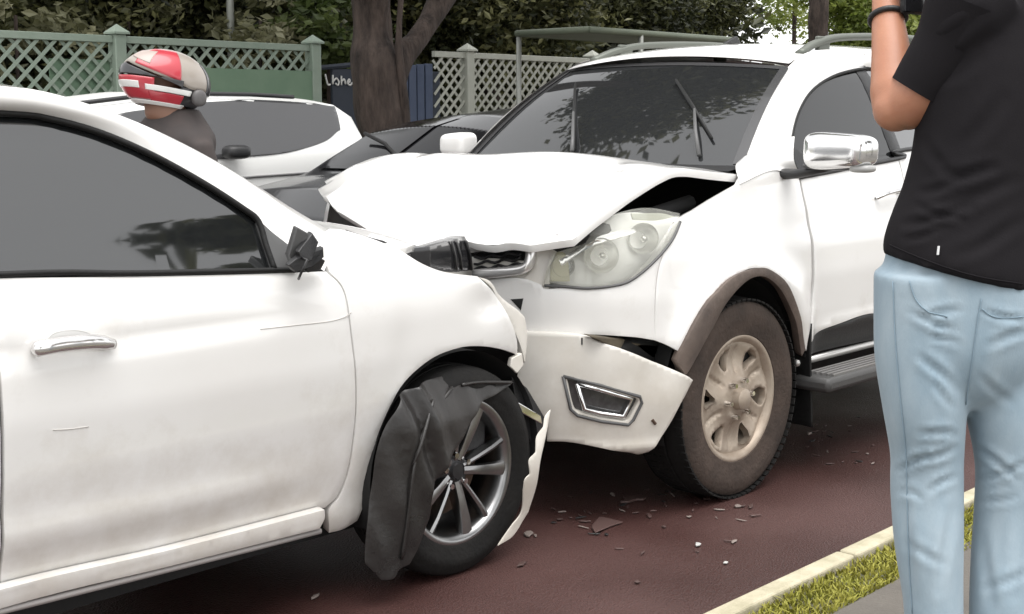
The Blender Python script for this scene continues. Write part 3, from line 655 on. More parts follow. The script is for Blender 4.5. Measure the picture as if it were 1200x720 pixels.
# --- wheel arch trim, mud flap, sill, running board
FS = ST.shift(.022)
panel('arch_trim', FS, [[(793, 424), (800, 408), (815, 380), (838, 346), (862, 324), (890, 314), (908, 319), (926, 337), (939, 372), (944, 410)], [(944, 410), (940, 418)], [(940, 418), (934, 380), (920, 347), (905, 329), (890, 324), (873, 332), (852, 356), (832, 392), (814, 425), (804, 440)], [(804, 440), (793, 424)]], FLARE, troot, h=.012, flange=.045)
MB().lathe([(.445, 0), (.45, .30), (.1, .31)], 40, c=(4.335, TV0+.035, .40), a0=-.3, a1=math.pi+.3).build('wheel_well', DARK, troot, smooth=True)
MB().lathe([(.445, 0), (.45, -.30), (.1, -.31)], 40, c=(4.335, 2*TVC-TV0-.035, .40), a0=-.3, a1=math.pi+.3).build('wheel_well', DARK, troot, smooth=True)
fl = WV(922, 385, 2.80)
mf = Surf(lambda a, b: np.stack([4.80+.04*np.clip((.5-b)/.4, 0, 1)+.012*np.sin(a*20)+0*b, 2.775+a, b+0*a], -1), (-.1, .5), (.0, .8), (6, 2.9, .4))
panel('mud_flap', mf, None, RUBBER, troot, raw=np.array([(0, .19), (.24, .19), (.24, .62), (.0, .62)]), h=.03, flange=.012, back=True)
cl = panel('sill_cladding', ST.shift(-.01), [[(947, 408), (956, 392), (985, 380), (1027, 367), S(1.7, .525), S(2.5, .52)], [S(2.5, .52), S(2.5, .40)], [S(2.5, .40), (1027, 398), (943, 419)], [(943, 419), (947, 408)]], PLAST, troot, h=.03, mirror=TVC)
SLV = mat('brushed_trim', (.55, .54, .52), .35, metal=.7)
for sgn in (1, -1):
    f = (lambda P: P) if sgn > 0 else (lambda P: mir(P, TVC))
    R0, R1 = 4.80, 6.65
    bd = MB().box(f(np.array([(R0+R1)/2, 2.765, .375])), ((R1-R0)/2, .085, .030)).build('running_board', mat('grey_step_plastic', (.055, .054, .053), .55, bump=.1, bump_scale=90), troot, bevel=.02)
    for k in range(5):
        MB().box(f(np.array([(R0+R1)/2+.02, 2.705+.026*k, .409])), ((R1-R0)/2-.05, .006, .006)).build('tread_rib', mat('worn_tread_rubber', (.15, .145, .14), .6), bd, bevel=.002)
    MB().tube(f(np.array([(u, 2.838, .452) for u in np.linspace(R0, R1, 6)])), .016, 8).build('board_trim', SLV, bd, smooth=True)
# --- front: upper bumper, hanging lower bumper, fog lamp, grille, headlamp
bu = panel('bumper', STL, [[(768, 399), (740, 395), (690, 392), (612, 388), (575, 388)], [(575, 388), (568, 360), (560, 330)], [(560, 330), (590, 326), (613, 327), (634, 334)], [(634, 334), (640, 339), (668, 337), (700, 338), (737, 331), (765, 306), (789, 272), (798, 258)], [(798, 258), (776, 300), (768, 345), (768, 399)]], PAINT, troot, h=.018, flange=.04)
tag(bu, 'upper white bumper skin under the headlamp')
panel('bumper_bar', STL.shift(-.02), [[S(-1.75, .95), S(-1.3, .955), S(-.9, .945)], [S(-.9, .945), S(-.9, .72)], [S(-.9, .72), S(-1.3, .72), S(-1.75, .72)], [S(-1.75, .72), S(-1.75, .95)]], PAINT_D, troot, h=.03)
LB0 = Surf(lambda a, z: side_t(a, np.asarray(z)+.05)-np.array([0, 0, .05])+np.stack(np.broadcast_arrays(-.02+0*a, -.03-.05*np.clip(a+.3, 0, 1), 0*a+0*z), -1), (-1.4, .6), (.1, 1.0), TC)
def fogd(a, b): return 0.
fog_px = [[(664, 444), (705, 455), (746, 467)], [(746, 467), (748, 472), (738, 490), (733, 494)], [(733, 494), (705, 490), (680, 484)], [(680, 484), (672, 478), (664, 444)]]
lb = panel('hanging_bumper', LB0, [[(613, 389), (650, 391), (684, 394), (700, 400)], [(700, 400), (735, 412), (765, 424), (790, 434), (813, 446)], [(813, 446), (800, 470), (785, 497), (772, 516), (760, 530)], [(760, 530), (748, 533), (735, 530), (700, 523), (665, 518), (641, 517)], [(641, 517), (640, 500), (628, 492), (616, 480), (608, 462)], [(608, 462), (606, 440), (612, 410), (613, 389)]], PAINT_D, troot, h=.014, holes=[fog_px], flange=.05, edge=.5,
    disp=lambda a, b: .012*math.exp(-((b-.285-.0*a)/.02)**2)+.004*noise.noise((a*6, b*6, 1)))
tag(lb, 'lower bumper skin hanging loose with the fog lamp in it')
rim_px = [(660, 441), (705, 452), (750, 465), (752, 472), (742, 492), (736, 498), (705, 494), (677, 487), (669, 480), (660, 441)]
MB().tube([LB0.shift(.002).P(*topar(LB0, p)) for p in rim_px[:1]+rim_px[1:]], .006, 8).build('fog_lamp_seam', MATS['sail_plastic'], lb, smooth=True)
in_px = [(676, 450), (706, 458), (741, 468), (731, 489), (704, 485), (685, 480), (676, 450)]
MB().tube(np.vstack([LB0.shift(-.004).P(*topar(LB0, p)) for p in in_px]), .0085, 8).build('fog_lamp_bezel', CHROME, lb, smooth=True)
FGG = mat('fog_lamp_glass', (.10, .10, .10), .12, coat=.6, col2=(.03, .03, .03), noise_scale=25)
panel('fog_lamp', LB0.shift(-.022), [[(658, 438), (705, 450), (752, 463)], [(752, 463), (742, 500)], [(742, 500), (705, 496), (672, 488)], [(672, 488), (658, 438)]], FGG, lb, h=.02, flange=.03)
MB().tube([LB0.shift(.001).P(*topar(LB0, p)) for p in [(764, 492), (768, 497)]], .006, 6).build('chip', BRAKE, lb)
MB().tube([LB0.shift(.001).P(*topar(LB0, p)) for p in [(682, 396), (682, 404)]], .003, 6).build('clip_slot', PLAST, lb)
MB().box((3.92, 3.12, .56), (.20, .22, .10)).build('bumper_beam', DARK, troot, bevel=.02)
for px in [[(690, 394), (733, 398), (728, 409), (706, 402)], [(740, 402), (768, 404), (795, 412), (790, 432), (764, 420)], [(606, 350), (616, 352), (618, 390), (610, 392)]]:
    MB().prism([WV(x, y, 2.90 if x > 680 else 3.2) for x, y in px], (.03, .05, 0)).build('bracket', mat('muddy_bracket', (.05, .042, .03), .8, col2=(.10, .08, .05), noise_scale=30), troot, bevel=.005)
# headlamp: lens, bowl, reflectors
head = [[(637, 334), (640, 318), (648, 297), (655, 286)], [(655, 286), (680, 270), (706, 256), (738, 246), (765, 244), (797, 250)], [(797, 250), (796, 264), (785, 285), (765, 308), (742, 327)], [(742, 327), (720, 334), (690, 337), (668, 336), (650, 332), (637, 334)]]
def lens_mat():
    m = bpy.data.materials.new('headlamp_lens'); m.use_nodes = True; n = m.node_tree.nodes; l = m.node_tree.links; n.clear()
    o = n.new('ShaderNodeOutputMaterial'); t = n.new('ShaderNodeBsdfTransparent'); t.inputs[0].default_value = (.98, .98, .95, 1)
    g = n.new('ShaderNodeBsdfGlossy'); g.inputs['Roughness'].default_value = .06; f = n.new('ShaderNodeFresnel'); f.inputs[0].default_value = 1.45
    d = n.new('ShaderNodeBsdfDiffuse'); d.inputs[0].default_value = (.90, .90, .82, 1)
    mx0 = n.new('ShaderNodeMixShader'); mx0.inputs[0].default_value = .2; l.new(t.outputs[0], mx0.inputs[1]); l.new(d.outputs[0], mx0.inputs[2])
    mx = n.new('ShaderNodeMixShader'); l.new(f.outputs[0], mx.inputs[0]); l.new(mx0.outputs[0], mx.inputs[1]); l.new(g.outputs[0], mx.inputs[2]); l.new(mx.outputs[0], o.inputs[0]); return m
LENS = lens_mat()
BOWL = mat('reflector_silver', (.86, .86, .82), .22, metal=.8)
BOWLW = mat('lamp_housing_grey', (.88, .88, .85), .25, metal=.0, coat=.5)
lens = panel('headlamp', STL.shift(.004), head, LENS, troot, h=.014, flange=.0, edge=.2); tag(lens, 'clear yellowed headlamp lens')
bowl = panel('lamp_bowl', STL.shift(-.075), [[(632, 338), (636, 318), (647, 294), (655, 285)], [(655, 285), (702, 260), (738, 249), (796, 254)], [(796, 254), (798, 266), (783, 298), (745, 333)], [(745, 333), (690, 343), (632, 338)]], BOWLW, lens, h=.02, flange=.0)
MB().tube(cr([STL.shift(.001).P(*topar(STL, p)) for p in [(638, 335), (660, 336), (690, 338), (725, 334), (745, 325), (768, 305), (787, 282), (797, 260)]], 5), .0055, 8).build('lamp_seal', MATS['sail_plastic'], lens, smooth=True)
SB = STL.shift(-.055)
for (x, y, r_) in [(706, 300, .062), (755, 280, .055), (662, 312, .04)]:
    a, b = topar(SB, (x, y)); c = SB.P(a, b); nn = np.array([-.85, -.5, .12]); nn /= np.linalg.norm(nn)
    prof = [(r_, .0), (r_*.9, .02), (r_*.6, .045), (r_*.25, .058), (.012, .06), (.012, .02), (.010, .012), (0, .010)]
    m_ = MB().lathe(prof, 28); V = np.array(m_.v); e1 = np.cross(nn, [0, 0, 1.]); e1 /= np.linalg.norm(e1); e2 = np.cross(e1, nn)
    m_.v = [tuple(c+e1*p[0]+e2*p[2]-nn*(p[1]-.03)) for p in V]; m_.build('reflector', BOWL, lens, smooth=True)
panel('side_marker', SB.shift(.02), [[(640, 330), (644, 312), (653, 294)], [(653, 294), (664, 300), (668, 330)], [(668, 330), (640, 330)]], mat('pale_amber', (.58, .55, .34), .35), lens, h=.02, flange=.01)
panel('lamp_trim', SB.shift(.022), [[(655, 305), (690, 282), (720, 272), (745, 268)], [(745, 268), (742, 274), (690, 291), (658, 312)], [(658, 312), (655, 305)]], CHROME, lens, h=.015, flange=.01)
panel('lamp_trim', SB.shift(.022), [[(740, 250), (775, 250), (792, 254)], [(792, 254), (770, 258), (742, 257)], [(742, 257), (740, 250)]], mat('lamp_trim_green_grey', (.40, .41, .34), .3, metal=.4), lens, h=.015, flange=.008)
# grille
gr_out = [(548, 291), (575, 287), (612, 280), (619, 284), (622, 292), (620, 308), (613, 315), (590, 319), (556, 322)]
GS = STL.shift(.006)
grl = MB().tube(cr([GS.P(*topar(GS, p)) for p in gr_out], 4), .019, 10).build('grille_surround', mat('white_chrome', (.80, .79, .78), .14, metal=.6), troot, smooth=True)
panel('grille_backing', STL.shift(-.03), [[(520, 290), (575, 284), (618, 278)], [(618, 278), (622, 316)], [(622, 316), (590, 322), (520, 325)], [(520, 325), (520, 290)]], DARK, grl, h=.03, flange=.0)
for k in range(4):
    y0 = 293+k*6.4
    P_ = [STL.shift(-.012+.004*math.sin(x*.35+k)).P(*topar(STL, (x, y0+1.6*math.sin(x*.30+k*2)-(x-585)*.10))) for x in range(554, 614, 4)]
    MB().tube(P_, .0052, 6).build('grille_bar', PLAST, grl, smooth=True)
panel('nose_panel', STL.shift(-.008), [[(625, 284), (640, 277), (656, 274)], [(656, 274), (654, 290), (645, 310), (636, 336)], [(636, 336), (612, 330)], [(612, 330), (624, 312), (625, 284)]], PAINT_D, troot, h=.02)
panel('hole_shade', STL.shift(.004), [[(598, 351), (613, 350)], [(613, 350), (610, 364)], [(610, 364), (598, 351)]], DARK, troot, h=.02, flange=.01)  # flat dark triangle; the shade of an open hole as colour
# engine bay
MB().box((4.20, TVC+.03, .70), (.40, .60, .28)).build('engine_bay', DARK, troot, bevel=.03)
MB().box((4.30, 3.02, 1.03), (.28, .10, .05)).build('inner_wing', DARK, troot, bevel=.02)
MB().box((6.0, TVC, .42), (2.0, .72, .14)).build('underbody', DARK, troot)
MB().box((6.3, TVC, .9), (1.55, .72, .35)).build('cabin_floor', DARK, troot)
# --- bonnet, folded up across the middle
TH_prof = smoothtab([(3.30, .985), (3.45, 1.055), (3.60, 1.125), (3.80, 1.205), (3.98, 1.268), (4.08, 1.298), (4.16, 1.298), (4.30, 1.282), (4.50, 1.262), (4.70, 1.24)], 200, 11)
def bon_t(u, v):
    w = np.clip((v-TVC)/.86, -1.2, 1.2); z = np.interp(u, TH_prof[:, 0], TH_prof[:, 1])-.045*np.abs(w)**3
    z = z+.010*np.sin(v*7+u*2)*np.exp(-((u-4.0)/.35)**2)-.03*np.exp(-((u-3.62)/.10)**2-((v-3.55)/.25)**2)+.012*np.exp(-((v-TVC-.0)/.05)**2)*0
    z = z-.05*np.clip((v-4.35)/.25, 0, 1)*np.clip((3.95-u)/.25, 0, 1)-.012*np.exp(-((np.abs(w)-.62)/.07)**2)
    z = z+.014*np.clip(1-np.abs((v-3.1)-.5*(3.95-u))/.07, 0, 1)*np.clip((4.05-u)/.1, 0, 1)-.012*np.clip(1-np.abs((v-3.9)+.7*(3.9-u))/.10, 0, 1)*np.clip((4.0-u)/.1, 0, 1)
    z = z-.06*np.clip((v-3.15)/.5, 0, 1)*np.clip((3.62-u)/.2, 0, 1)
    return np.stack([u, v, z], -1)
BT = Surf(bon_t, (3.25, 4.8), (2.8, 4.8), (5, TVC, .3))
tb = panel('bonnet', BT, None, PAINT, troot, h=.03, flange=.03, edge=.4, raw=np.array([tuple(x) for x in cr([(3.50, 2.93), (3.70, 2.935), (3.985, 2.945), (4.25, 2.93), (4.50, 2.915)], 4)]+[(4.60, 3.0), (4.54, 3.3), (4.50, TVC), (4.54, 4.2), (4.60, 4.5), (4.45, 4.58), (4.1, 4.58), (3.93, 4.60), (3.87, 4.66), (3.83, 4.60), (3.80, 4.62), (3.66, 4.42), (3.55, 4.2), (3.46, 3.9), (3.42, 3.6), (3.41, 3.3), (3.42, 3.05)]))
tag(tb, 'white bonnet buckled upwards in a fold')
MB().tube([(3.5, 3.0, 1.02), (3.9, 3.02, 1.06), (4.3, 3.02, 1.12)], .03, 8).build('bay_rail', DARK, troot, smooth=True)
# cowl below the windscreen
loft('cowl', [[(4.45, 2.95, 1.235), (4.42, TVC, 1.245), (4.45, 4.55, 1.235)], [(4.70, 2.97, 1.262), (4.56, TVC, 1.262), (4.70, 4.53, 1.262)]], PLAST, troot, out=(5, TVC, .3), n=20, k=3)
# --- windscreen, pillars, roof
BR, BL, TR_, TL_ = WV(868, 189, 3.0), np.array([4.645, 4.50, 1.268]), WV(921, 80, 3.12), np.array([5.205, 4.38, 1.667])
def wpt(s_, t): 
    lo = BR*(1-s_)+BL*s_; hi = TR_*(1-s_)+TL_*s_; p = lo*(1-t)+hi*t; b = 4*s_*(1-s_); return p+np.array([-.085*b*(1-.35*t), 0, .022*b*t])+np.array([-.57, 0, .82])*.025*math.sin(math.pi*t)
def screen_mat():
    m = bpy.data.materials.new('dusky_windscreen'); m.use_nodes = True; n = m.node_tree.nodes; l = m.node_tree.links; n.clear()
    o = n.new('ShaderNodeOutputMaterial'); t = n.new('ShaderNodeBsdfDiffuse'); t.inputs[0].default_value = (.020, .021, .022, 1)
    g = n.new('ShaderNodeBsdfGlossy'); g.inputs['Roughness'].default_value = .03; f = n.new('ShaderNodeFresnel'); f.inputs[0].default_value = 2.2
    mx = n.new('ShaderNodeMixShader'); l.new(f.outputs[0], mx.inputs[0]); l.new(t.outputs[0], mx.inputs[1]); l.new(g.outputs[0], mx.inputs[2]); l.new(mx.outputs[0], o.inputs[0]); return m
gridmesh('windscreen', [[wpt(s_, t) for s_ in np.linspace(0, 1, 25)] for t in np.linspace(-.04, 1.0, 13)], screen_mat(), troot, TC)
FRIT = mat('ceramic_frit', (.05, .05, .052), .25, coat=.4)
for s0, s1 in [(-.012, .018), (.982, 1.012)]:
    gridmesh('windscreen_seal', [[wpt(s_, t)+np.array([-.57, 0, .82])*.003 for s_ in np.linspace(s0, s1, 4)] for t in np.linspace(-.03, 1.0, 13)], FRIT, troot, TC)
gridmesh('windscreen_seal', [[wpt(s_, t)+np.array([-.57, 0, .82])*.003 for s_ in np.linspace(0, 1, 25)] for t in (.975, 1.0, 1.015)], FRIT, troot, TC)
# wipers
for a0, a1, arm, nm in [((674, 180), (676, 102), (672, 182), 'wiper'), ((793, 97), (834, 166), (820, 184), 'wiper')]:
    def onws(x, y):
        best = None
        for s_ in np.linspace(0, 1, 60):
            for t in np.linspace(-.05, 1, 60):
                q = proj(wpt(s_, t)); d = (q[0]-x)**2+(q[1]-y)**2
                if best is None or d < best[0]: best = (d, s_, t)
        return wpt(best[1], best[2])
    nn = np.array([-.57, -.05, .82]); p0, p1, pa = onws(*a0)+nn*.016, onws(*a1)+nn*.016, onws(*arm)+nn*.012
    wp = MB().tube([p0, (p0+p1)/2+nn*.008, p1], [.007, .009, .006], 6).build(nm, RUBBER, troot, smooth=True)
    if a0[0] > 700: MB().tube([pa, pa*.6+(p0*.45+p1*.55)*.4+nn*.03, p0*.45+p1*.55+nn*.01], [.010, .008, .006], 6).build('wiper_arm', mat('worn_grey_arm', (.10, .10, .10), .5), wp, smooth=True)
    else: MB().tube([pa+nn*.01, p0*.9+p1*.1+nn*.02, p0*.5+p1*.5+nn*.018], [.010, .008, .006], 6).build('wiper_arm', mat('worn_grey_arm', (.10, .10, .10), .5), wp, smooth=True)
# near A pillar runs into the roof rail
win_px = [(938, 206), (929, 185), (929, 160), (937, 130), (952, 106), (975, 90), (1000, 82), (1030, 77)]
inn = [ST.P(*topar(ST, p)) for p in win_px]+[ST.P(a, z) for a, z in [(1.6, 1.668), (2.4, 1.668), (3.2, 1.63), (3.75, 1.55)]]
ou = [wpt(-.004, t) for t in (-.03, .2, .4, .6, .8, 1.0)]+[ np.array([5.30, 3.13, 1.715]), np.array([5.55, 3.15, 1.742]), np.array([6.0, 3.15, 1.757]), np.array([6.6, 3.15, 1.757]), np.array([7.3, 3.16, 1.72]), np.array([7.9, 3.2, 1.62])]
loft('roof_side_rail', [inn, ou], PAINT, troot, n=70, k=8, out=TC, bulge=.022)
loft('roof_side_rail', [mir(inn, TVC), mir(ou, TVC)], PAINT, troot, n=40, k=5, out=TC, bulge=.022)
loft('pillar_foot', [[ST.shift(.004).P(*topar(ST, p)) for p in [(866, 216), (905, 200), (938, 209)]], [WV(862, 196, 2.95), WV(884, 185, 2.95), WV(930, 186, 2.86)], [WV(866, 188, 3.02), WV(890, 168, 3.01), WV(931, 160, 2.92)]], PAINT, troot, out=TC, n=14, k=5)
rows = []
for u, z, e in [(5.17, 1.668, .0), (5.25, 1.695, .0), (5.40, 1.722, 0), (5.7, 1.745, 0), (6.2, 1.757, 0), (6.8, 1.755, 0), (7.3, 1.72, 0), (7.85, 1.63, 0)]:
    yl = 3.13 if u < 5.5 else 3.15
    rows.append([np.array([u-(.085*.65*(1-((y-TVC)/.62)**2) if u < 5.3 else .03*(1-((y-TVC)/.62)**2)), y, z+.045*(1-((y-TVC)/(TVC-yl))**2)]) for y in np.linspace(yl, 2*TVC-yl, 21)])
R_ = np.array(rows); R2 = np.array([cr(R_[:, j], 4) for j in range(R_.shape[1])]).transpose(1, 0, 2)
gridmesh('roof', R2, PAINT, troot, TC)
MB().prism([(5.60, TVC-.01, 1.79), (5.74, TVC-.01, 1.79), (5.70, TVC-.01, 1.83)], (0, .025, 0)).build('roof_antenna', PLAST, troot, bevel=.006)
RAIL = mat('roof_rail_grey', (.13, .14, .12), .45, metal=.3)
for sgn in (1, -1):
    f = (lambda P: np.array(P, float)) if sgn > 0 else (lambda P: mir(P, TVC))
    rl = MB().tube(cr(f([(5.32, 3.17, 1.715), (5.48, 3.185, 1.765), (5.75, 3.19, 1.805), (6.4, 3.20, 1.825), (7.1, 3.20, 1.80), (7.45, 3.2, 1.735)]), 6), .022, 10, flat=.8).build('roof_rail', RAIL, troot, smooth=True)
    for u in (5.55, 6.4, 7.3): MB().box(f((u, 3.19, 1.77)), (.05, .012, .03)).build('rail_foot', RAIL, rl, bevel=.006)
# side windows
SW = ST.shift(-.010)
gw = panel('side_window', SW, [[(938, 207), (930, 185), (930, 160), (938, 130), (953, 107), (976, 91), (1000, 83), (1030, 78), S(1.60, 1.665)], [S(1.60, 1.665), S(1.60, 1.285)], [S(1.60, 1.285), (1060, 183), (1000, 195), (938, 207)]], GLASSD, troot, h=.03, mirror=TVC, flange=.006, edge=0)
panel('rear_side_window', SW, [[S(1.68, 1.662), S(2.5, 1.66)], [S(2.5, 1.66), S(2.6, 1.335)], [S(2.6, 1.335), S(1.68, 1.295)], [S(1.68, 1.295), S(1.68, 1.662)]], GLASS, troot, h=.05, mirror=TVC, flange=.006, edge=0)
panel('quarter_window', Surf(side_t, (2, 4.6), (.15, 1.7), TC).shift(-.01), [[S(2.66, 1.655), S(3.6, 1.57)], [S(3.6, 1.57), S(3.55, 1.38)], [S(3.55, 1.38), S(2.7, 1.345)], [S(2.7, 1.345), S(2.66, 1.655)]], GLASS, troot, h=.06, mirror=TVC, flange=.006, edge=0)
panel('door_pillar', ST.shift(-.006), [[S(1.59, 1.67), S(1.69, 1.67)], [S(1.69, 1.67), S(1.69, 1.28)], [S(1.69, 1.28), S(1.59, 1.28)], [S(1.59, 1.28), S(1.59, 1.67)]], PLAST, troot, h=.05, mirror=TVC)
MB().tube(cr([ST.P(*topar(ST, p)) for p in [(937, 208), (970, 202), (1000, 196), (1060, 184)]]+[ST.P(1.62, 1.288), ST.P(2.5, 1.325)], 5), .010, 8).build('belt_seal', PLAST, gw, smooth=True)
MB().tube(cr([ST.shift(-.004).P(*topar(ST, p)) for p in win_px]+[ST.P(1.6, 1.668)], 5), .008, 8).build('window_seal', RUBBER, gw, smooth=True)
# mirror
mc = WV(982, 176, 2.60)
for sgn in (1, -1):
    f = (lambda P: np.array(P, float)) if sgn > 0 else (lambda P: (mir(P, TVC)-np.array([4.75, 4.75, 1.25]))*np.array([.9, .62, .85])+np.array([4.92, 4.72, 1.25]))
    V, Fs = blob((mc[0]+.02, mc[1], mc[2]-.004), .075, .135, .068, 4.2, 4.6, 36, 20, .12)
    o = MB().add(f(V), Fs).build('door_mirror', mat('mirror_chrome', (.80, .80, .80), .13, metal=.9) if sgn > 0 else PAINT, troot, smooth=True)
    V, Fs = blob((mc[0]+.035, mc[1]+.02, mc[2]-.062), .060, .14, .016, 3, 3)
    MB().add(f(V), Fs).build('mirror_base', PLAST, o, smooth=True)
    MB().tube(f([(mc[0]+.10, 2.93, 1.215), (mc[0]+.06, 2.80, 1.222), (mc[0]+.04, 2.62, mc[2]-.062)]), [.045, .034, .02], 12, flat=.55).build('mirror_arm', PLAST, o, smooth=True)
    V, Fs = blob((mc[0]+.01, mc[1]-.10, mc[2]-.068), .045, .045, .016, 3, 3); MB().add(f(V), Fs).build('mirror_lamp', mat('lamp_smoke', (.35, .35, .34), .2), o, smooth=True)
panel('mirror_triangle', ST.shift(.004), [[(938, 208), (929, 186), (928, 172)], [(928, 172), (940, 178), (948, 207)], [(948, 207), (938, 208)]], PLAST, troot, h=.015)
# door handle
hh = ST.shift(.035); MB().tube(cr([ST.shift(.005).P(1.34, 1.09), hh.P(1.37, 1.10), hh.P(1.45, 1.108), hh.P(1.53, 1.112), ST.shift(.005).P(1.56, 1.108)], 5), .014, 10, flat=.6).build('handle', CHROME, td, smooth=True)
for u, sd in [(4.335, -1), (7.16, -1), (4.335, 1), (7.16, 1)]:
    wheel(troot, (u, 2.905 if sd < 0 else 2*TVC-2.905, .384), 'suv', sd, math.radians(-1) if u < 5 else 0)
rows = []
for z, u in [(.45, 8.18), (.7, 8.24), (1.0, 8.2), (1.34, 8.1), (1.6, 7.95), (1.66, 7.8)]:
    vv = TV0+.12 if z < 1.3 else TV0+.35; rows.append([np.array([u-.1*((y-TVC)/.9)**2, y, z]) for y in np.linspace(vv, 2*TVC-vv, 11)])
gridmesh('tailgate', rows, PAINT, troot, TC)
# ================================================================== cars in the far lane
def shell_car(root, near, wid, st, paint, name='body', zsill=.24, ins=.24):
    """st: stations (u, belt z, roof z, half width scale); returns the near-side surface"""
    st = np.array(st, float); vc = near+wid/2; hw = wid/2
    def ev(u, b):
        u, b = np.broadcast_arrays(np.asarray(u, float), np.asarray(b, float))
        zb = np.interp(u, st[:, 0], st[:, 1]); zr = np.interp(u, st[:, 0], st[:, 2]); ws = np.interp(u, st[:, 0], st[:, 3])*hw
        g = np.clip((zr-zb)/.3, 0, 1)
        K = np.array([0, 1, 2, 3, 4.])
        offs = np.stack([ws-.07, ws, ws-.035, ws-.035-(ins-.035)*g-.05*(1-g), 0*ws], -1)
        zs = np.stack([zsill+0*zb, .58+0*zb, zb, np.maximum(zr-.055, zb+.004), zr+.0], -1)
        i = np.clip(np.floor(b).astype(int), 0, 3); t = b-i
        # cosine-eased for the roof, linear elsewhere
        o0 = np.take_along_axis(offs, i[..., None], -1)[..., 0]; o1 = np.take_along_axis(offs, (i+1)[..., None], -1)[..., 0]
        z0 = np.take_along_axis(zs, i[..., None], -1)[..., 0]; z1 = np.take_along_axis(zs, (i+1)[..., None], -1)[..., 0]
        tz = np.where(i == 3, np.sin(t*math.pi/2), t); to = np.where(i == 3, t, np.where(i == 0, np.sin(t*math.pi/2), t))
        return np.stack([u, vc-(o0+(o1-o0)*to), z0+(z1-z0)*tz], -1)
    sf = Surf(ev, (st[0, 0], st[-1, 0]), (0.02, 3.5), (st[:, 0].mean(), vc, .7))
    us = np.unique(np.r_[np.linspace(st[0, 0], st[-1, 0], 60), st[:, 0]]); bs = np.r_[np.linspace(0, 1, 6), np.linspace(1.1, 3, 14), np.linspace(3.1, 4, 8)]
    A, B = np.meshgrid(us, bs, indexing='ij'); P = ev(A, B); full = np.concatenate([P, mir(P, vc)[:, ::-1][:, 1:]], 1)
    o = gridmesh(name, full, paint, root, (st[:, 0].mean(), vc, .7))
    for e in (0, -1):
        V = full[e]; c = V.mean(0); MB().add(np.vstack([V, c[None]]), [(i, i+1, len(V)) for i in range(len(V)-1)]).build('end_panel', paint, root, smooth=True)
    return sf, vc
WHITE2 = mat('old_white_paint', (.74, .74, .72), .4, coat=.4)
BLACKP = mat('black_car_paint', (.008, .008, .009), .2, spec=.3, coat=.25)
SCREENB = mat('dark_screen_glass', (.008, .008, .009), .08, spec=.12)
GREYGL = mat('grey_tinted_glass', (.05, .05, .052), .06, spec=.8)
wc = empty('parked_car', (4.4, 8.05, 0), 'white hatchback in the far lane with grey tinted side windows', 'car')
k = 7.2/6.3
swc, vcw = shell_car(wc, 7.2, 1.70, [(2.35, .62, .66, .82), (2.5, .82, .84, .90), (3.2, .98, 1.0, .97), (3.45, 1.06, 1.09, 1.0), (4.2, 1.13, 1.52, 1.0), (4.9, 1.165, 1.60, 1.0), (5.6, 1.175, 1.60, 1.0), (6.28, 1.19, 1.575, .985), (6.46, 1.18, 1.49, .965), (6.54, 1.0, 1.12, .95)], WHITE2)
gs = swc.shift(.006)
panel('side_window', gs, [[(205, 128), (225, 121), (270, 118), (330, 118), (390, 120)], [(390, 120), (396, 124), (399, 150), (397, 153)], [(397, 153), (380, 166), (340, 178), (285, 184), (215, 189)], [(215, 189), (205, 128)]], GREYGL, wc, h=.05, flange=.006, edge=.2)
panel('front_side_window', gs, [[(100, 150), (140, 133), (198, 126)], [(198, 126), (205, 189)], [(205, 189), (100, 190)], [(100, 190), (100, 150)]], GREYGL, wc, h=.05, flange=.006, edge=.2)
c = gs.P(*topar(gs, (266, 178))); V, Fs = blob((c[0], c[1]-.10, c[2]), .09, .07, .045, 3, 3); MB().add(V, Fs).build('door_mirror', PLAST, wc, smooth=True)
rr_ = [swc.P(u, 3.05)+np.array([0, 0, .035]) for u in np.linspace(4.3, 5.95, 10)]; MB().tube(rr_, .014, 8).build('roof_rail', PLAST, wc, smooth=True)
for px in [[(226, 214), (300, 207), (360, 203)]]: MB().tube([gs.P(*topar(gs, p)) for p in px], .008, 6).build('door_seam', mat('seam_grey', (.2, .2, .2), .6), wc, smooth=True)
for u in (3.05, 5.65):
    for sd in (-1, 1): wheel(wc, (u, vcw+sd*.74, .31), 'car', sd)
bc = empty('stopped_car', (5.4, 6.2, 0), 'black car in the far lane behind the collision, only windscreen and roof showing', 'car')
BS = 1.22
sbc, vcb = shell_car(bc, 5.22, 1.72, [(a+BS, b, c_, d) for a, b, c_, d in [(3.40, .60, .64, .80), (3.50, .85, .88, .88), (3.8, .99, 1.03, .95), (4.25, 1.06, 1.11, .99), (4.45, 1.09, 1.22, 1.0), (4.73, 1.12, 1.37, 1.0), (5.1, 1.14, 1.455, 1.0), (5.6, 1.15, 1.50, 1.0), (6.3, 1.16, 1.50, 1.0), (6.9, 1.17, 1.43, 1.0), (7.5, 1.17, 1.22, .97), (7.9, 1.05, 1.1, .93), (8.0, .7, .72, .88)]], BLACKP, ins=.22)
panel('side_window', sbc.shift(.005), [[S(4.62+BS, 2.25), S(4.95+BS, 2.78), S(5.6+BS, 2.82), S(6.6+BS, 2.75)], [S(6.6+BS, 2.75), S(6.7+BS, 2.15)], [S(6.7+BS, 2.15), S(4.5+BS, 2.12)], [S(4.5+BS, 2.12), S(4.62+BS, 2.25)]], GLASS, bc, h=.06, flange=.006, edge=.2)
WSB = sbc.shift(.014)
panel('windscreen', WSB, [[S(4.33+BS, 3.1), S(5.0+BS, 3.06)], [S(5.0+BS, 3.06), S(5.02+BS, 3.97)], [S(5.02+BS, 3.97), S(4.24+BS, 3.97)], [S(4.24+BS, 3.97), S(4.33+BS, 3.1)]], SCREENB, bc, h=.03, flange=.004, edge=0, mirror=vcb)
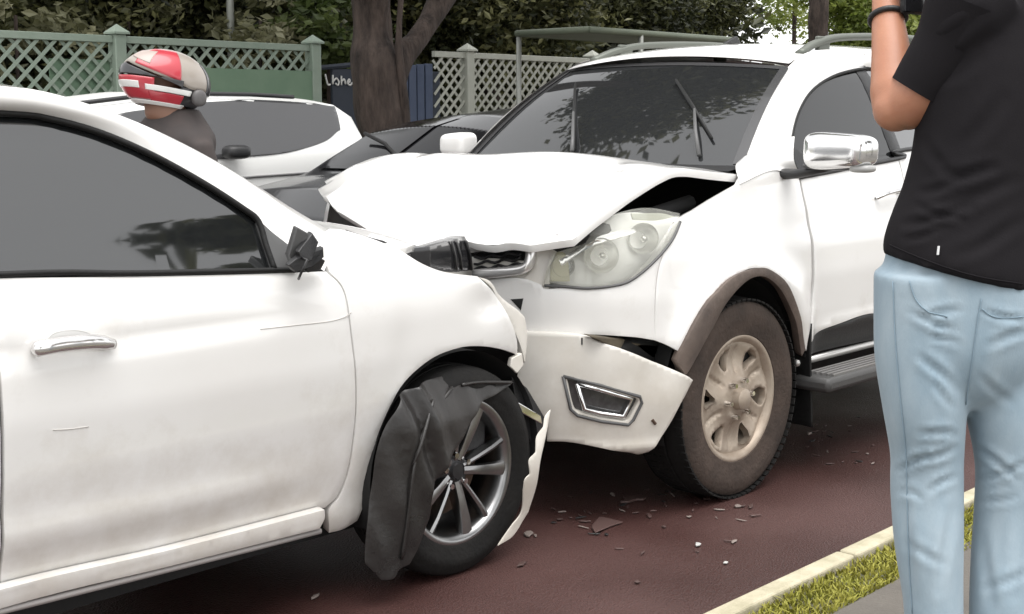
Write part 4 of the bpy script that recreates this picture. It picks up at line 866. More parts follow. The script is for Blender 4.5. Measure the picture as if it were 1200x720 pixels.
c = WV(352, 195, 5.3); V, Fs = blob((4.62+BS, 5.14, 1.18), .07, .09, .055, 3, 3); MB().add(V, Fs).build('door_mirror', BLACKP, bc, smooth=True)
SLVB = mat('windscreen_trim_grey', (.25, .24, .22), .35, metal=.5)
MB().tube(cr([sbc.shift(.01).P(u, 3.02) for u in np.linspace(4.25+BS, 5.1+BS, 9)], 3), .012, 8).build('pillar_trim', SLVB, bc, smooth=True)
MB().tube([(4.30+BS, 5.9, 1.15), (4.5+BS, 6.3, 1.275), (4.6+BS, 6.6, 1.335)], .012, 6).build('wiper', RUBBER, bc, smooth=True)
for u in (4.4+BS, 7.1+BS):
    for sd in (-1, 1): wheel(bc, (u, vcb+sd*.75, .31), 'car', sd)

# ================================================================== fence along the far pavement
FV = 12.0
SAGE = mat('sage_green_paint', (.20, .26, .205), .7, col2=(.27, .32, .265), noise_scale=5, bump=.2)
SAGEG = mat('green_sheet', (.12, .20, .13), .75, col2=(.17, .25, .17), noise_scale=3, noise_amt=.2)
PALEL = mat('pale_lattice_paint', (.42, .43, .38), .75, col2=(.34, .35, .30), noise_scale=6)
BLUEB = mat('blue_board', (.035, .052, .095), .7, col2=(.06, .08, .13), noise_scale=4)
NAVY = mat('navy_board', (.014, .020, .032), .7, col2=(.022, .03, .045), noise_scale=5)
def lattice(name, u0, u1, z0, z1, sp, w, m, parent):
    mb = MB()
    for sgn in (1, -1):
        for c0 in np.arange(-(z1-z0)-sp, (u1-u0)+(z1-z0)+sp, sp):
            c0 += random.uniform(-.006, .006)
            # line u = u0 + c0 + sgn*(z-z0) clipped to the rectangle
            pts = []
            for z in (z0, z1):
                pts.append((u0+c0+(z-z0 if sgn > 0 else z1-z), z))
            (ua, za), (ub, zb) = pts
            if ub < ua: ua, za, ub, zb = ub, zb, ua, za
            if ub <= u0 or ua >= u1: continue
            t0 = max(0, (u0-ua)/(ub-ua)); t1 = min(1, (u1-ua)/(ub-ua))
            if t1-t0 < .02: continue
            p = np.array([ua+(ub-ua)*t0, 0, za+(zb-za)*t0]); q = np.array([ua+(ub-ua)*t1, 0, za+(zb-za)*t1]); d = q-p; L = np.linalg.norm(d); d /= L
            n_ = np.array([-d[2], 0, d[0]]); yo = FV-.012*sgn
            V = [p-n_*w, p+n_*w, q+n_*w, q-n_*w]; V = [np.array([x[0], yo, x[2]]) for x in V]
            mb.prism(V, (0, .010, 0))
    return mb.build(name, m, parent)
posts = [7.394+2.444*i for i in range(-3, 8)]
ZT = 2.20
for i in range(len(posts)-1):
    a, b = posts[i], posts[i+1]; j = i-3
    pale = j >= 2
    lab = {-3: 'green lattice fence panel at the far end behind the white roof', -2: 'green lattice fence panel next to the farthest one', -1: 'green lattice fence panel with dark gaps behind, left of the helmet', 0: 'green fence panel with a solid sheet under a lattice top strip', 1: 'dark blue board fence panel behind the big tree trunk', 2: 'pale lattice fence panel beside the blue boards', 3: 'pale lattice fence panel under the shelter roof', 4: 'pale lattice fence panel, the next one along after the shelter', 5: 'pale lattice fence panel, two along after the shelter', 6: 'pale lattice fence panel, three along after the shelter'}.get(j, None)
    root = empty('fence_panel', (a, FV, 0), lab, 'fence', 'fence panels along the far pavement')
    M_ = PALEL if pale else SAGE
    pw = .062
    MB().box((a, FV, ZT/2), (pw, .07, ZT/2+.03)).build('post', M_, root, bevel=.01)
    MB().add([(a-.085, FV-.1, ZT+.03), (a+.085, FV-.1, ZT+.03), (a+.085, FV+.1, ZT+.03), (a-.085, FV+.1, ZT+.03), (a, FV, ZT+.13), (a-.085, FV-.1, ZT+.05), (a+.085, FV-.1, ZT+.05), (a+.085, FV+.1, ZT+.05), (a-.085, FV+.1, ZT+.05)], [(0, 1, 6, 5), (1, 2, 7, 6), (2, 3, 8, 7), (3, 0, 5, 8), (5, 6, 4), (6, 7, 4), (7, 8, 4), (8, 5, 4), (3, 2, 1, 0)]).build('post_cap', M_, root)
    if j == 1:
        MB().box(((a+b)/2-.1, FV+.02, 1.95-.95), (.85, .02, .97)).build('board', NAVY, root, bevel=.01)
        lattice('lattice', 11.70, b-pw, .15, ZT-.05, .150, .017, PALEL, root); MB().box(((11.70+b)/2, FV, ZT-.02), ((b-11.70)/2, .03, .035)).build('rail', PALEL, root)
        for q in range(6):
            MB().box((10.93+q*.135, FV+.0, 1.02), (.058, .018+.004*(q % 2), 1.02+.01*(q % 3))).build('board', BLUEB, root, bevel=.008)
        MB().tube([(a+.08, FV, 1.97), (a+.6, FV, 2.02), (a+1.2, FV, 2.05)], .03, 6).build('top_rail', NAVY, root)
        # loose white handwriting sprayed on the board
        for st_ in [[(381, 87), (384, 99), (387, 99)], [(390, 99), (390, 88)], [(391, 95), (394, 92), (397, 96), (396, 100), (393, 98)], [(400, 89), (400, 100)], [(400, 96), (403, 93), (405, 99)], [(407, 97), (410, 96), (409, 93), (407, 97), (410, 100), (413, 97)], [(414, 92), (415, 100)]]:
            MB().tube(cr([WV(x, y, FV-.012) for x, y in st_], 4), .011, 5).build('painted_letter', mat('white_spray', (.62, .62, .60), .8), root, smooth=True)
        continue
    for z in (ZT-.02, .12): MB().box(((a+b)/2, FV, z), ((b-a)/2-pw, .03, .035)).build('rail', M_, root, bevel=.006)
    lattice('lattice', a+pw, b-pw, .15, ZT-.05, .150 if pale else .172, .017, M_, root)
    if not pale:
        if j == 0: MB().box(((a+b)/2, FV-.045, (1.93)/2), ((b-a)/2-pw, .01, (1.93)/2)).build('backing_sheet', SAGEG, root)
        else:
            MB().box((a+.36, FV+.05, 1.0), (.30, .01, .96)).build('backing_sheet', SAGEG, root); MB().box((b-.38, FV+.055, 1.0), (.32, .01, .98)).build('backing_sheet', SAGEG, root)
            MB().box(((a+b)/2-.15, FV+.06, .62), (.6, .01, .6)).build('backing_sheet', SAGEG, root)

# ================================================================== shelter roof on poles in front of the fence
SHG = mat('shelter_green', (.10, .12, .085), .6, col2=(.14, .16, .11), noise_scale=3)
c0 = WV(690, 35, 10.2); zr = c0[2]; u0 = c0[0]; vb = WZ(612, 40, zr)[1]; u1 = WZ(875, 47, zr)[0]
sh = empty('bus_shelter', ((u0+u1)/2, 10.9, 0), 'thin flat green roof on metal poles in front of the pale fence', 'shelter')
rf = MB().box(((u0+u1)/2, (10.2+vb)/2, zr-.02), ((u1-u0)/2, (vb-10.2)/2, .012)).build('roof', SHG, sh)
for pts in [[(u0, 10.2, zr), (u1, 10.2, zr)], [(u0, vb, zr), (u1, vb, zr)], [(u0, 10.2, zr), (u0, vb, zr)], [(u1, 10.2, zr), (u1, vb, zr)]]:
    MB().tube(pts, .04, 8).build('roof_edge', SHG, sh, smooth=True)
POLE = mat('galvanised_pole', (.33, .34, .31), .5, metal=.4)
for u, v in [(u0+.02, vb-.02), (WV(751, 45, 10.2)[0], 10.2), (u1-.3, 10.2), (u1-.2, vb)]:
    MB().tube([(u, v, .1), (u, v, zr-.02)], .032, 10).build('pole', POLE, sh, smooth=True)
lp = empty('lamp_post', WV(270, 20, 13.5)*np.array([1, 1, 0]), 'thin grey lamp post standing behind the green fence', 'lamp post')
b0 = WV(270, 20, 13.5); MB().tube([(b0[0], b0[1], 0), (b0[0], b0[1], 6)], [.05, .04], 10).build('post', POLE, lp, smooth=True)
MB().tube(cr([(b0[0], b0[1], 6), (b0[0], b0[1]-.3, 6.4), (b0[0], b0[1]-1.0, 6.5)], 5), .03, 8).build('arm', POLE, lp, smooth=True)
MB().box((b0[0], b0[1]-1.2, 6.48), (.10, .28, .05)).build('lamp_head', POLE, lp, bevel=.02)

# ================================================================== trees
BARK = mat('tree_bark', (.016, .011, .009), .95, col2=(.075, .055, .045), noise_scale=9, noise_amt=.45, bump=1., bump_scale=22, stretch=(1, 1, .25), bump_dist=.04)
def leaf_mat(name, c1, c2, tr=.35):
    m = bpy.data.materials.new(name); m.use_nodes = True; n = m.node_tree.nodes; l = m.node_tree.links; b = n['Principled BSDF']; out = n['Material Output']
    at = n.new('ShaderNodeAttribute'); at.attribute_name = 'leaf'
    r = n.new('ShaderNodeValToRGB'); r.color_ramp.elements[0].color = (*c1, 1); r.color_ramp.elements[1].color = (*c2, 1)
    l.new(at.outputs['Fac'], r.inputs[0]); l.new(r.outputs[0], b.inputs['Base Color']); b.inputs['Roughness'].default_value = .5
    t = n.new('ShaderNodeBsdfTranslucent'); l.new(r.outputs[0], t.inputs[0]); mx = n.new('ShaderNodeMixShader'); mx.inputs[0].default_value = tr
    l.new(b.outputs[0], mx.inputs[1]); l.new(t.outputs[0], mx.inputs[2]); l.new(mx.outputs[0], out.inputs[0]); return m
LEAFD = leaf_mat('leaf_dark', (.016, .021, .009), (.15, .155, .06))
LEAFM = leaf_mat('leaf_mid', (.026, .032, .012), (.24, .235, .10))
LEAFP = leaf_mat('leaf_pale', (.14, .14, .07), (.36, .35, .22), .4)
LEAFG = leaf_mat('leaf_fresh', (.05, .075, .02), (.17, .21, .07), .4)
LEAFB = leaf_mat('leaf_bright', (.10, .14, .02), (.32, .36, .10), .5)
def crown(name, blobs, n, size, m, parent, clump=.28, elong=1.9):
    """leaves gathered in clumps through the volume of several ellipsoids"""
    vol = np.array([b[3]*b[4]*b[5] for b in blobs]); P = []; CL = []
    for b, v in zip(blobs, vol/vol.sum()):
        k = int(n*v); nc = max(6, k//55)
        d = rng.normal(size=(nc, 3)); d /= np.linalg.norm(d, axis=1)[:, None]; rad = rng.uniform(.35, 1.0, nc)**.5
        cc = np.array(b[:3])+d*rad[:, None]*np.array(b[3:6]); idx = rng.integers(0, nc, k)
        P.append(cc[idx]+rng.normal(0, clump, (k, 3))*np.array([1, 1, .6])); CL.append(rng.random(nc)[idx])
    P = np.vstack(P); CL = np.concatenate(CL); n = len(P)
    ax = rng.normal(size=(n, 3)); ax[:, 2] *= .6; ax /= np.linalg.norm(ax, axis=1)[:, None]
    t = rng.normal(size=(n, 3)); t -= ax*np.sum(t*ax, 1)[:, None]; t /= np.linalg.norm(t, axis=1)[:, None]
    s_ = size*rng.uniform(.6, 1.35, n)[:, None]; L = ax*s_*elong*.5; W_ = t*s_*.5; up = np.cross(ax, t)*s_*.12
    V = np.stack([P-L, P+W_*.9+up, P+L, P-W_*.9+up], 1).reshape(-1, 3); i = np.arange(n)*4
    Fc = np.concatenate([np.stack([i, i+1, i+2], -1), np.stack([i, i+2, i+3], -1)], 0)
    me = bpy.data.meshes.new(name); me.from_pydata(V.tolist(), [], Fc.tolist())
    a = me.attributes.new('leaf', 'FLOAT', 'POINT'); a.data.foreach_set('value', np.repeat(np.clip((.75*CL+.25*rng.random(n))**1.7, 0, 1), 4).astype(np.float32))
    return newobj(name, me, m, parent, smooth=False)
def limb(pts, rad, rough=.2, seg=20):
    P = cr(pts, 8); R = np.interp(np.linspace(0, 1, len(P)), np.linspace(0, 1, len(rad)), rad)
    mb = MB().tube(P, R, seg); V = np.array(mb.v)
    for i in range(len(P)):
        for k_ in range(seg):
            j = i*seg+k_; d = V[j]-P[i]; q = V[j]*np.array([2.2, 2.2, .8]); V[j] = P[i]+d*(1+rough*2.2*noise.noise(tuple(q))+rough*noise.noise(tuple(q*3)))
    mb.v = [tuple(x) for x in V]; return mb
def tree(label, base, h, trunks, blobs, nleaf, size, lm, group=None, name='tree', clump=.28):
    r = empty(name, (base[0], base[1], 0), label, 'tree', group)
    for i, (pts, rad) in enumerate(trunks):
        limb(pts, rad).build('trunk' if i == 0 else 'limb', BARK, r, smooth=True)
    crown('crown', blobs, nleaf, size, lm, r, clump); return r
# the big forked street tree on the far pavement; its crown hangs over the road
tb_ = WV(447, 130, 10.3); bx, by = tb_[0], 10.3
f1 = WV(432, 0, 10.3); f2 = WV(512, -6, 10.3)
tree('big forked street tree with rough brown bark in front of the blue boards', (bx, by), 12,
     [([(bx, by, -.1), (bx+.02, by, 1.0), (bx-.05, by, 1.9), (f1[0]+.05, by, 2.6), (f1[0]-.5, by-.6, 4.5), (f1[0]-1.2, by-1.6, 7.5)], [.32, .22, .23, .20, .18, .10]),
      ([(bx+.05, by, 1.55), (bx+.25, by-.02, 2.0), (f2[0], by, 2.55), (f2[0]+1.3, by+.1, 4.2), (f2[0]+2.6, by-.4, 7.5)], [.15, .15, .13, .12, .08]),
      ([(f1[0]-.4, by-.5, 4.2), (f1[0]+.4, by-2.2, 6.4), (f1[0]+.8, by-3.6, 8.2)], [.18, .12, .06]),
      ([(bx+.10, by-.20, .5), (bx+.12, by-.22, 1.4), (bx+.04, by-.22, 2.1), (bx+.1, by-.22, 2.8)], [.06, .05, .04, .03])],
     [(bx-1.5, by-1.2, 8.6, 2.6, 2.2, 1.6), (bx+1.2, by-2.2, 9.4, 2.6, 2.0, 1.5), (bx+3.2, by-.2, 8.6, 2.2, 2.2, 1.5), (bx+.6, by+1.0, 10.6, 2.6, 2.4, 1.6)], 30000, .15, LEAFM, clump=.35)
GB = 'trees behind the fence'
specs = [ # px, py of the crown centre, distance across the street, radii, leaves, kind, label
 (-70, -70, 16.0, 3.0, 3.0, 2.6, 9000, LEAFM, 'olive green tree behind the green lattice fence'),
 (60, 0, 19.0, 2.0, 1.6, 1.5, 9000, LEAFD, 'dark tree with thin twin trunks behind the green lattice fence'),
 (200, -55, 15.5, 2.2, 1.6, 1.5, 14000, LEAFD, 'dark leafy tree behind the solid green fence panel'),
 (330, -25, 17.0, 2.0, 1.5, 1.5, 12000, LEAFM, 'leafy tree showing between the lamp post and the big trunk'),
 (570, -20, 15.0, 2.1, 1.6, 1.55, 20000, LEAFM, 'dense bushy tree right of the big trunk, over the pale lattice'),
 (700, -35, 16.5, 2.5, 1.6, 1.75, 20000, LEAFD, 'dense dark green tree over the shelter roof'),
 (785, -30, 18.5, 1.5, 1.4, 1.55, 14000, LEAFD, 'dark green tree whose crown ends against the white sky')]
for i, (px, py, v, rx, ry, rz, n, lm, lab) in enumerate(specs):
    c = WV(px, py, v); tr_ = [([(c[0], v, -.1), (c[0]+.1, v, c[2]*.5), (c[0]-.05, v, c[2])], [.16, .13, .08])]
    if i == 1:
        pa, pb = WV(62, 30, v), WV(92, 30, v)
        tr_ = [([(pa[0]+.2, v, -.1), (pa[0], v, 2.6), (pa[0]-.3, v, 5.5)], [.20, .17, .12]), ([(pb[0]-.1, v, -.1), (pb[0], v, 2.6), (pb[0]-.3, v, 5.5)], [.20, .17, .12])]
    bl = [(c[0], v, c[2], rx, ry, rz)]+[(c[0]+rng.uniform(-.8, .8)*rx, v+rng.uniform(-.5, .8)*ry, c[2]+rng.uniform(-.5, .7)*rz, rx*.6, ry*.6, rz*.55) for _ in range(3)]
    tree(lab, (c[0], v), 6, tr_, bl, int(n*2.6), .070, lm, GB, clump=.20)
# hedge of undergrowth behind the fence that closes the view under the crowns
hp = []
for u in np.arange(2, 34, 1.3): hp.append((u, 15.2+rng.uniform(-.5, .8), 1.3+rng.uniform(-.3, .5), 1.1, .8, 1.3))
hd_ = crown('undergrowth', hp, 40000, .11, LEAFD, None, .25); tag(hd_, 'dark undergrowth filling the space behind the fence', 'undergrowth', kind='stuff')
hp = []
for u in np.arange(-2, 33, 2.0): hp.append((u, 24+rng.uniform(-1, 1), 3.0+rng.uniform(-.8, .8), 2.4, 1.4, 2.9 if u < 30 else 2.0))
hd_ = crown('far_wood', hp, 60000, .20, LEAFD, None, .4); tag(hd_, 'dark far wood closing the view above the fence', 'wood', kind='stuff')
for px, py, v, r_, n, lm, lab in [(18, 18, 13.6, .62, 900, 'P', 'pale spray of leaves above the green lattice corner'), (305, 22, 13.2, .55, 900, 'P', 'pale leafy shrub beside the lamp post'), (385, 34, 13.0, .50, 1500, 'G', 'green leafy shrub beside the big forked trunk'), (150, 8, 14.5, .7, 700, 'P', 'pale thin spray of leaves over the solid green panel')]:
    c = WV(px, py, v); r = empty('shrub', (c[0], v, 0), lab, 'shrub')
    limb([(c[0]+.1, v, -.1), (c[0], v, 1.2), (c[0], v, c[2])], [.05, .04, .02], seg=8).build('stem', BARK, r, smooth=True)
    crown('foliage', [(c[0], v, c[2], r_*1.3, r_, r_)], n, .075, LEAFP if lm == 'P' else LEAFG, r, .12)
# bright trees down the street on the right
for (px, py, v, rx, rz, n, lab) in [(932, -8, 26, 1.0, 1.3, 1600, 'thin pale green tree against the white sky'), (1050, 25, 19, 2.4, 1.6, 13000, 'bright yellow green tree around the dark straight trunk')]:
    c = WV(px, py, v); q = WV(960, 20, v)
    t_ = [([(q[0], v, -.1), (q[0], v, 2.5), (q[0]-.05, v, 5.5)], [.30, .27, .24])] if px == 1050 else [([(c[0], v, -.1), (c[0], v, c[2])], [.12, .07])]
    tree(lab, (c[0], v), 5, t_, [(c[0], v+.8, c[2], rx, 1.4, rz), (c[0]+2.5, v+1.2, c[2]-.3, rx, 1.4, rz), (c[0]-.6, v+1.5, c[2]+1.2, rx*.8, 1.2, rz*.7)], n*2, .10, LEAFB, None, clump=.3)
# trees on the camera's side of the street, seen only mirrored in the glass
for (u, v, zc, lab) in [(9.0, -5.8, 6.1, 'street tree on the near pavement past the man'), (-7.0, -9.0, 5.2, 'street tree on the near pavement behind the hatchback'), (14.5, -3.4, 6.6, 'street tree on the near pavement farthest past the man')]:
    tree(lab, (u, v), 7, [([(u, v, -.1), (u+.1, v, 2.2), (u, v, zc-.7)], [.25, .2, .1]), ([(u+.05, v, 3.0), (u-.9, v+.3, 4.2), (u-1.9, v+.4, 4.7)], [.12, .09, .05]), ([(u+.05, v, 3.4), (u+1.0, v+.2, 4.6), (u+2.0, v+.2, 5.0)], [.12, .09, .05])], [(u, v, zc, 2.0, 2.0, 1.4), (u+.9, v+.4, zc+1., 1.6, 1.6, 1.2)], 9000, .22, LEAFM, 'trees on the near pavement')

# power line along the near pavement, mirrored in the side windows
pl = empty('utility_pole', (-9, -7.5, 0), 'grey concrete utility pole with cables on the near pavement', 'utility pole')
MB().tube([(-9, -7.5, 0), (-9, -7.5, 9.2)], [.17, .11], 14).build('post', mat('concrete_pole', (.30, .29, .27), .9), pl, smooth=True)
MB().box((-9, -7.5, 8.6), (.05, .8, .06)).build('cross_arm', BARK, pl)
for dv, z in [(-.6, 8.7), (0, 8.75), (.6, 8.7), (0, 6.9), (.1, 6.6)]:
    MB().tube([(u, -7.5+dv, z-.5*(1-((u-11)/20)**2)) for u in np.linspace(-9, 31, 24)], .02, 5).build('cable', RUBBER, pl, smooth=True)
# ================================================================== people
SKIN = mat('skin', (.47, .225, .135), .48, col2=(.38, .165, .10), noise_scale=18, detail=8, subsurf=.15, bump=.2, bump_scale=260, bump_dist=.002)
SHIRT = mat('charcoal_cotton', (.011, .010, .0115), .9, col2=(.015, .0135, .015), noise_scale=6, spec=.12, bump=.15, bump_scale=300, bump_dist=.002)
def denim():
    m = mat('pale_denim', (.20, .28, .34), .85, col2=(.36, .43, .475), noise_scale=9, noise_amt=.15, detail=8, stretch=(1, 1, .45), bump=.2, bump_scale=350, bump_dist=.002, sheen=.1); return m
DENIM = denim()
HAIR = mat('dark_hair', (.012, .010, .009), .6, bump=.5, bump_scale=160)
def secloft(secs, seg=28, cap=True):
    """secs: (centre, axis a, axis b, ra, rb)"""
    mb = MB(); V = []
    for c, a, b, ra, rb in secs:
        for k_ in range(seg):
            t = 2*math.pi*k_/seg; V.append(np.array(c)+np.array(a)*ra*math.cos(t)+np.array(b)*rb*math.sin(t))
    n = len(secs); Fs = [(i*seg+k_, i*seg+(k_+1) % seg, (i+1)*seg+(k_+1) % seg, (i+1)*seg+k_) for i in range(n-1) for k_ in range(seg)]
    if cap: Fs += [tuple(range(seg))[::-1], tuple((n-1)*seg+k_ for k_ in range(seg))]
    mb.add(V, Fs); return mb
def fuse(name, mbs, vox, m, parent, smooth_it=8, disp=None):
    al = MB()
    for q in mbs: al.add(q.v, q.f)
    me = al.mesh(name); o = bpy.data.objects.new(name, me); COL.objects.link(o)
    r = o.modifiers.new('r', 'REMESH'); r.mode = 'VOXEL'; r.voxel_size = vox
    s_ = o.modifiers.new('s', 'SMOOTH'); s_.factor = .5; s_.iterations = smooth_it
    dg = bpy.context.evaluated_depsgraph_get(); me2 = bpy.data.meshes.new_from_object(o.evaluated_get(dg)); bpy.data.objects.remove(o)
    if disp is not None:
        n = len(me2.vertices); co = np.empty(n*3); no = np.empty(n*3); me2.vertices.foreach_get('co', co); me2.vertex_normals.foreach_get('vector', no)
        co = co.reshape(-1, 3); no = no.reshape(-1, 3); co = co+no*np.array([disp(p, q) for p, q in zip(co, no)])[:, None]; me2.vertices.foreach_set('co', co.ravel()); me2.update()
    me2.materials.clear(); return newobj(name, me2, m, parent)
CR3 = RT; CF = np.array([math.cos(HEAD), math.sin(HEAD), 0.]); CU = np.array([0, 0, 1.])
def dense(sec, k=6):
    """smooth run of (x px, y px, half width px, depth offset m, depth radius m)"""
    return cr(sec, k)
MD = 2.50
def mp(x, y, d=0.): return WD(x, y, MD+d)
def body_secs(rows, k=6, aw=1.):
    out = []
    for x, y, hw, dd, rd in dense(rows, k): out.append((mp(x, y, dd), CR3, CF, hw*(MD+dd)/FPX, rd))
    return out
man = empty('person', mp(1140, 999)*np.array([1, 1, 0])+np.array([0, 0, KT-.022]), 'man in charcoal t-shirt and pale blue jeans holding up a phone on the pavement', 'person')
PG = KT-.022
yfloor = lambda z: 0
def ypx(z): # image row of a height z at the man's distance
    P = ORG+CF*MD*1.0; q = proj(np.array([CF[0]*MD+RT[0]*.85, CF[1]*MD+RT[1]*.85, z])); return q[1]
legA = [(1084, 318, 58, 0, .105), (1082, 365, 56, 0, .105), (1080, 420, 53, 0, .098), (1083, 480, 47, 0, .09), (1086, 535, 41, .01, .078), (1086, 575, 41, .01, .078), (1088, 630, 39, 0, .076), (1094, 720, 33, -.01, .066), (1094, 830, 38, -.01, .068), (1096, ypx(PG+.06), 44, 0, .075)]
legB = [(1186, 322, 60, .03, .11), (1184, 375, 57, .03, .105), (1181, 430, 52, .03, .10), (1182, 485, 48, .02, .09), (1188, 545, 43, .02, .08), (1188, 600, 44, .02, .08), (1186, 660, 46, .01, .08), (1184, 730, 46, 0, .078), (1182, 830, 42, 0, .072), (1181, ypx(PG+.06), 46, 0, .075)]
hips = [(1134, 285, 92, .01, .115), (1134, 330, 100, .01, .125), (1133, 375, 104, .01, .125), (1132, 415, 100, .01, .115), (1132, 450, 78, .015, .09), (1132, 474, 40, .02, .05)]
JC = [(1146, 362, 1080, 372, 4, .006), (1125, 388, 1066, 368, 4, .006), (1128, 405, 1090, 393, 4, .005), (1122, 458, 1078, 416, 5, .006), (1118, 480, 1095, 450, 4, .004), (1122, 511, 1078, 505, 4, .006), (1119, 524, 1066, 544, 4, .007), (1050, 550, 1086, 536, 3.5, .006), (1121, 558, 1088, 576, 4, .006), (1052, 575, 1080, 583, 4, .004),
      (1150, 362, 1200, 378, 4, .005), (1158, 402, 1205, 390, 5, .005), (1142, 440, 1185, 470, 5, .004), (1140, 522, 1192, 560, 4, .007), (1144, 562, 1204, 545, 4, .006), (1148, 592, 1190, 580, 4, .005), (1060, 600, 1070, 700, 7, .004), (1116, 600, 1100, 690, 6, .005), (1150, 630, 1162, 715, 7, .005), (1200, 600, 1186, 700, 7, .004), (1060, 640, 1110, 660, 5, .003), (1150, 690, 1210, 670, 5, .004)]
def fold_j(p, nrm):
    q = proj(p); x, y = q; f = 0
    # creases at the knees, behind the thigh and bunching at the shin
    f += .003*noise.noise((p[2]*5, (p @ RT)*7, 1.3))
    s_ = (x-(1086 if x < 1133 else 1186))/45
    for x0, y0, x1, y1, w, a in JC:
        dx, dy = x1-x0, y1-y0; t = ((x-x0)*dx+(y-y0)*dy)/(dx*dx+dy*dy); tt = min(1, max(0, t)); d = math.hypot(x-x0-tt*dx, y-y0-tt*dy-2.5*math.sin(tt*4+x0))
        if d > 4*w: continue
        e = a*math.sin(math.pi*(.08+.84*tt)); f += e*(-math.exp(-(d/w)**2)+.7*math.exp(-((d-w*1.7)/w)**2))
    if y < 345: f *= .4
    f *= max(0., 1-abs(s_)**3*.9)
    return f
jeans = fuse('jeans', [secloft(body_secs(legA)), secloft(body_secs(legB)), secloft(body_secs(hips))], .0075, DENIM, man, 5, fold_j)
SEAM = mat('denim_seam', (.20, .275, .33), .9)
def on_mesh(o, pts, off=.002):
    from mathutils.bvhtree import BVHTree
    bv = BVHTree.FromPolygons([v.co[:] for v in o.data.vertices], [p.vertices[:] for p in o.data.polygons]); out = []
    for x, y in pts:
        h_ = bv.ray_cast(Vector(ORG), Vector(ray(x, y)))
        if h_[0] is not None: out.append(np.array(h_[0])+np.array(h_[1])*off)
    return out
for px in [[(1047, 330), (1050, 400), (1056, 470), (1062, 530), (1064, 600), (1066, 660), (1070, 719)], [(1066, 330), (1074, 352), (1088, 366), (1110, 372)], [(1150, 362), (1165, 372), (1199, 371)], [(1150, 350), (1145, 380), (1138, 430), (1131, 474)]]:
    q = on_mesh(jeans, [tuple(p) for p in cr(px, 6)])
    if len(q) > 3: MB().tube(q, .0011, 6).build('seam', SEAM, jeans, smooth=True)
# t-shirt
torso = [(1128, 322, 92, .0, .128), (1130, 300, 92, 0, .128), (1136, 262, 88, 0, .122), (1146, 215, 83, .0, .118), (1156, 160, 82, 0, .12), (1164, 100, 88, 0, .125), (1174, 50, 92, .01, .125), (1182, 5, 92, .02, .118), (1180, -28, 92, .03, .10), (1184, -52, 60, .04, .08), (1186, -64, 36, .05, .06)]
def tilt_secs(rows):
    out = []
    for x, y, hw, dd, rd in dense(rows, 6):
        tl = np.clip((y-180)/140, 0, 1)*.24; a = RT*1.0-UP*tl; out.append((mp(x, y, dd), a, CF, hw*MD/FPX, rd))
    return out
shL, elL, wrL = mp(1136, 20, -.05), mp(1050, 128, .03), mp(1040, 16, .12)
slv_end = mp(1080, 105, -.005)
def limbsecs(pts, rad, k=6):
    P = cr(pts, k); R = np.interp(np.linspace(0, 1, len(P)), np.linspace(0, 1, len(rad)), rad); T = np.gradient(P, axis=0); T /= np.linalg.norm(T, axis=1)[:, None]; out = []
    a = np.cross(T[0], CF); a /= np.linalg.norm(a)
    for p, t, r_ in zip(P, T, R):
        a = a-t*(a @ t); a /= np.linalg.norm(a); out.append((p, a, np.cross(t, a), r_, r_))
    return out
shR, elR, wrR = mp(1248, 10, .04), mp(1225, 120, .26), mp(1110, 8, .36)
def fold_s(p, nrm):
    q = proj(p); x, y = q; f = .004*noise.noise((p[0]*6, p[1]*6, p[2]*9))
    for x0, y0, x1, y1, w, a in [(1062, 262, 1140, 245, 5, .009), (1110, 205, 1165, 200, 6, .010), (1080, 225, 1130, 212, 5, .007), (1105, 240, 1190, 215, 7, .007), (1060, 280, 1110, 268, 4, .006), (1120, 300, 1199, 262, 7, .006), (1085, 165, 1110, 205, 6, .005), (1130, 170, 1175, 120, 9, .006), (1075, 240, 1130, 262, 4, .006), (1085, 62, 1150, 20, 7, .007), (1100, 95, 1150, 70, 7, .005)]:
        dx, dy = x1-x0, y1-y0; L2 = dx*dx+dy*dy; t = ((x-x0)*dx+(y-y0)*dy)/L2; tt = min(1, max(0, t)); d = math.hypot(x-x0-tt*dx, y-y0-tt*dy-3*math.sin(tt*5))
        f -= .55*a*math.exp(-(d/w)**2)*math.sin(math.pi*(.1+.8*tt)); f += a*.4*math.exp(-((d-w*1.8)/w)**2)*math.sin(math.pi*(.1+.8*tt))
    return f
slv = [secloft(limbsecs([shL+np.array([.03, -.02, .03]), shL, shL*.6+slv_end*.4], [.078, .076, .064])), secloft(limbsecs([shR, shR*.6+elR*.4, shR*.4+elR*.6], [.085, .08, .075]))]
shirt = fuse('t_shirt', [secloft(tilt_secs(torso))]+slv, .0075, SHIRT, man, 5, fold_s)
sv = secloft(limbsecs([shL+np.array([0, 0, .02]), shL*.6+slv_end*.4, slv_end, slv_end+(slv_end-shL)*.035], [.080, .066, .057, .0555], 8), 32).build('sleeve', SHIRT, shirt, smooth='auto')
MB().prism(on_mesh(shirt, [(1099, 289), (1101.5, 289), (1100.5, 299), (1098, 299)], .003), -CF*.002).build('hem_tag', mat('white_tag', (.6, .6, .6), .8), shirt)
hm = on_mesh(shirt, [tuple(p) for p in cr([(1043, 287), (1070, 299), (1110, 314), (1150, 325), (1198, 333)], 8)], .0005)
MB().tube(hm, .0015, 5).build('hem_stitch', SHIRT, shirt, smooth=True)
